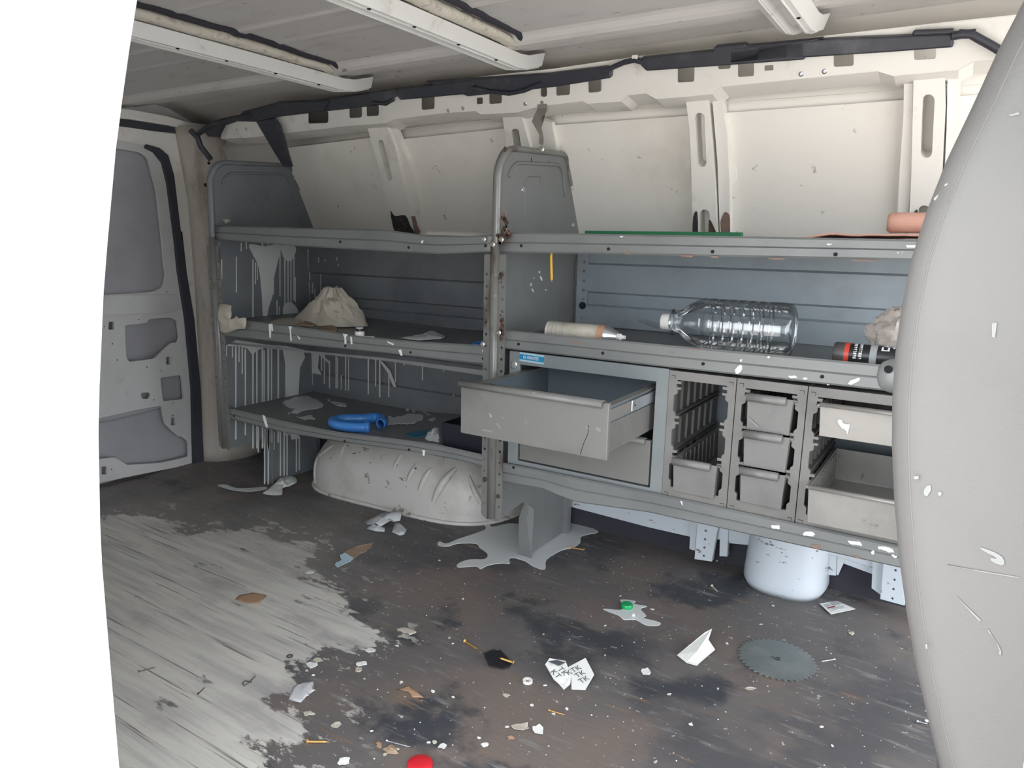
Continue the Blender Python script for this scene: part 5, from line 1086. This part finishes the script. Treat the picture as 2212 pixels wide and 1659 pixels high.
screw(*I6([(1095, 1020), (1018, 1032)]), 'zinc', 'steel nail touching the saw blade', .0014, 'nail')
screw(*I6([(1583, 1386), (1645, 1399)]), 'zinc', 'steel nail beside the passenger seat foot', .0014, 'nail')
screw(*I7([(1345, 1340), (1442, 1367)]), 'brass', 'thin brass nail below the printed paper', .0013, 'nail')
screw(*I6([(376, 588), (412, 624)]), 'paper_cream', 'pale wooden peg between puddle and filler housing', .002, 'peg')
screw(*I8([(625, 1255), (662, 1218)]), 'can_end', 'dark nail lying on the beige paint', .0012, 'nail')
screw(*I8([(300, 1135), (395, 1110)]), 'can_end', 'long dark nail lying on the beige paint near the door opening', .0012, 'nail')
for p, nm in ((I8([(1122, 1052)])[0], 'small dark steel washer on the beige paint'),):
    c = at(p, 2, .0008); mk('washer', MB().lathe([(0, .004), (0, .008), (.0015, .008), (.0015, .004), (0, .004)], c, VZ, 16, False), 'can_end', None, nm, 'washer')
# bent wire loop
lp = [at(p, 2, .002) for p in I8([(935, 1158), (900, 1195), (875, 1212), (865, 1195), (880, 1185), (900, 1188), (915, 1192)])]
mk('wire', MB().tube(lp, .0012, 6), 'can_end', None, 'bent wire hook lying on the beige paint', 'wire')
# paint flakes one by one
rg = random.Random(11)
flk = [(I7, p) for p in ((750, 908), (770, 942), (1000, 990), (440, 955), (280, 985), (220, 1062), (210, 1100), (462, 1172), (650, 1228), (1320, 1192), (1925, 1112), (1678, 1012), (2062, 1245), (1965, 738), (1770, 658), (70, 1430), (285, 1465), (1175, 1440), (1278, 1460), (1092, 1440), (925, 1505), (960, 1548), (710, 1555), (625, 1532), (660, 1530), (1240, 1310), (1370, 1362), (115, 1645), (440, 1572), (365, 1605), (1450, 1332), (690, 445), (830, 675), (1310, 885), (1980, 1650), (2190, 1420), (1680, 835), (770, 1262))]
flk += [(I6, p) for p in ((125, 1228), (250, 1405), (735, 705), (665, 815), (465, 928), (20, 725), (405, 440), (1020, 1418), (600, 1195), (1640, 1385), (5, 1098), (1085, 1530))]
flk += [(I8, p) for p in ((1215, 1130), (1250, 1155), (1275, 1075), (1240, 1100), (1560, 1022), (1510, 1098), (1705, 995), (1730, 1195), (980, 800), (1260, 415), (1230, 598), (1570, 650), (1370, 1428), (1415, 1630), (1530, 1175))]
big = {(1175, 1440): .020, (1278, 1460): .017, (70, 1430): .009, (1925, 1112): .013, (280, 985): .013, (220, 1062): .013, (210, 1100): .011, (1240, 1100): .016, (1275, 1075): .014, (1230, 598): .013, (1510, 1098): .012, (1560, 1022): .013, (115, 1645): .012, (1415, 1630): .012, (960, 1548): .009, (710, 1555): .011, (600, 1195): .012}
for f, p in flk:
    mm_ = rg.choice(['white_paint', 'paper', 'paper', 'paper_cream']); c = at(f([p])[0], 2, .001); r = big.get(p, .0045)*(.8+.4*rg.random()); n_ = 9; a0 = rg.random()*6; el = .45+.5*rg.random()
    P = []
    for k in range(n_):
        a = 2*math.pi*k/n_; q = Vector((math.cos(a), math.sin(a)*el, 0))*(r*(.7+.5*rg.random())); q.rotate(Matrix.Rotation(a0, 3, 'Z')); P.append(c+q+VZ*(rg.random()*r*.18))
    mk('paint_flake', MB().prism(P, (0, 0, .001)), mm_, None, ('larger ' if p in big else 'tiny ')+{'white_paint': 'bright white', 'paper': 'off-white', 'paper_cream': 'cream'}[mm_]+' flake of dried paint on the floor', 'paint flake', 'paint flakes scattered on the floor')
# fine grit
mb = MB(); rg = random.Random(5)
for k in range(900):
    x, y = rg.uniform(-2.2, .1), rg.uniform(.75, 2.05)
    if sdist(x, y, BE) > -.02 and rg.random() < .9: continue
    r = .0009+.0017*rg.random()**3; a = rg.random()*6; el = .4+.6*rg.random()
    mb.add([(x+r*math.cos(a+q)*1, y+r*math.sin(a+q)*el, .0007) for q in (0, 1.57, 3.14, 4.71)]+[(x, y, .0007+r*.7)], [(0, 1, 4), (1, 2, 4), (2, 3, 4), (3, 0, 4)])
mk('grit', mb, 'paper', None, 'fine pale grit and dust strewn over the dark floor', 'grit', None, 'stuff')
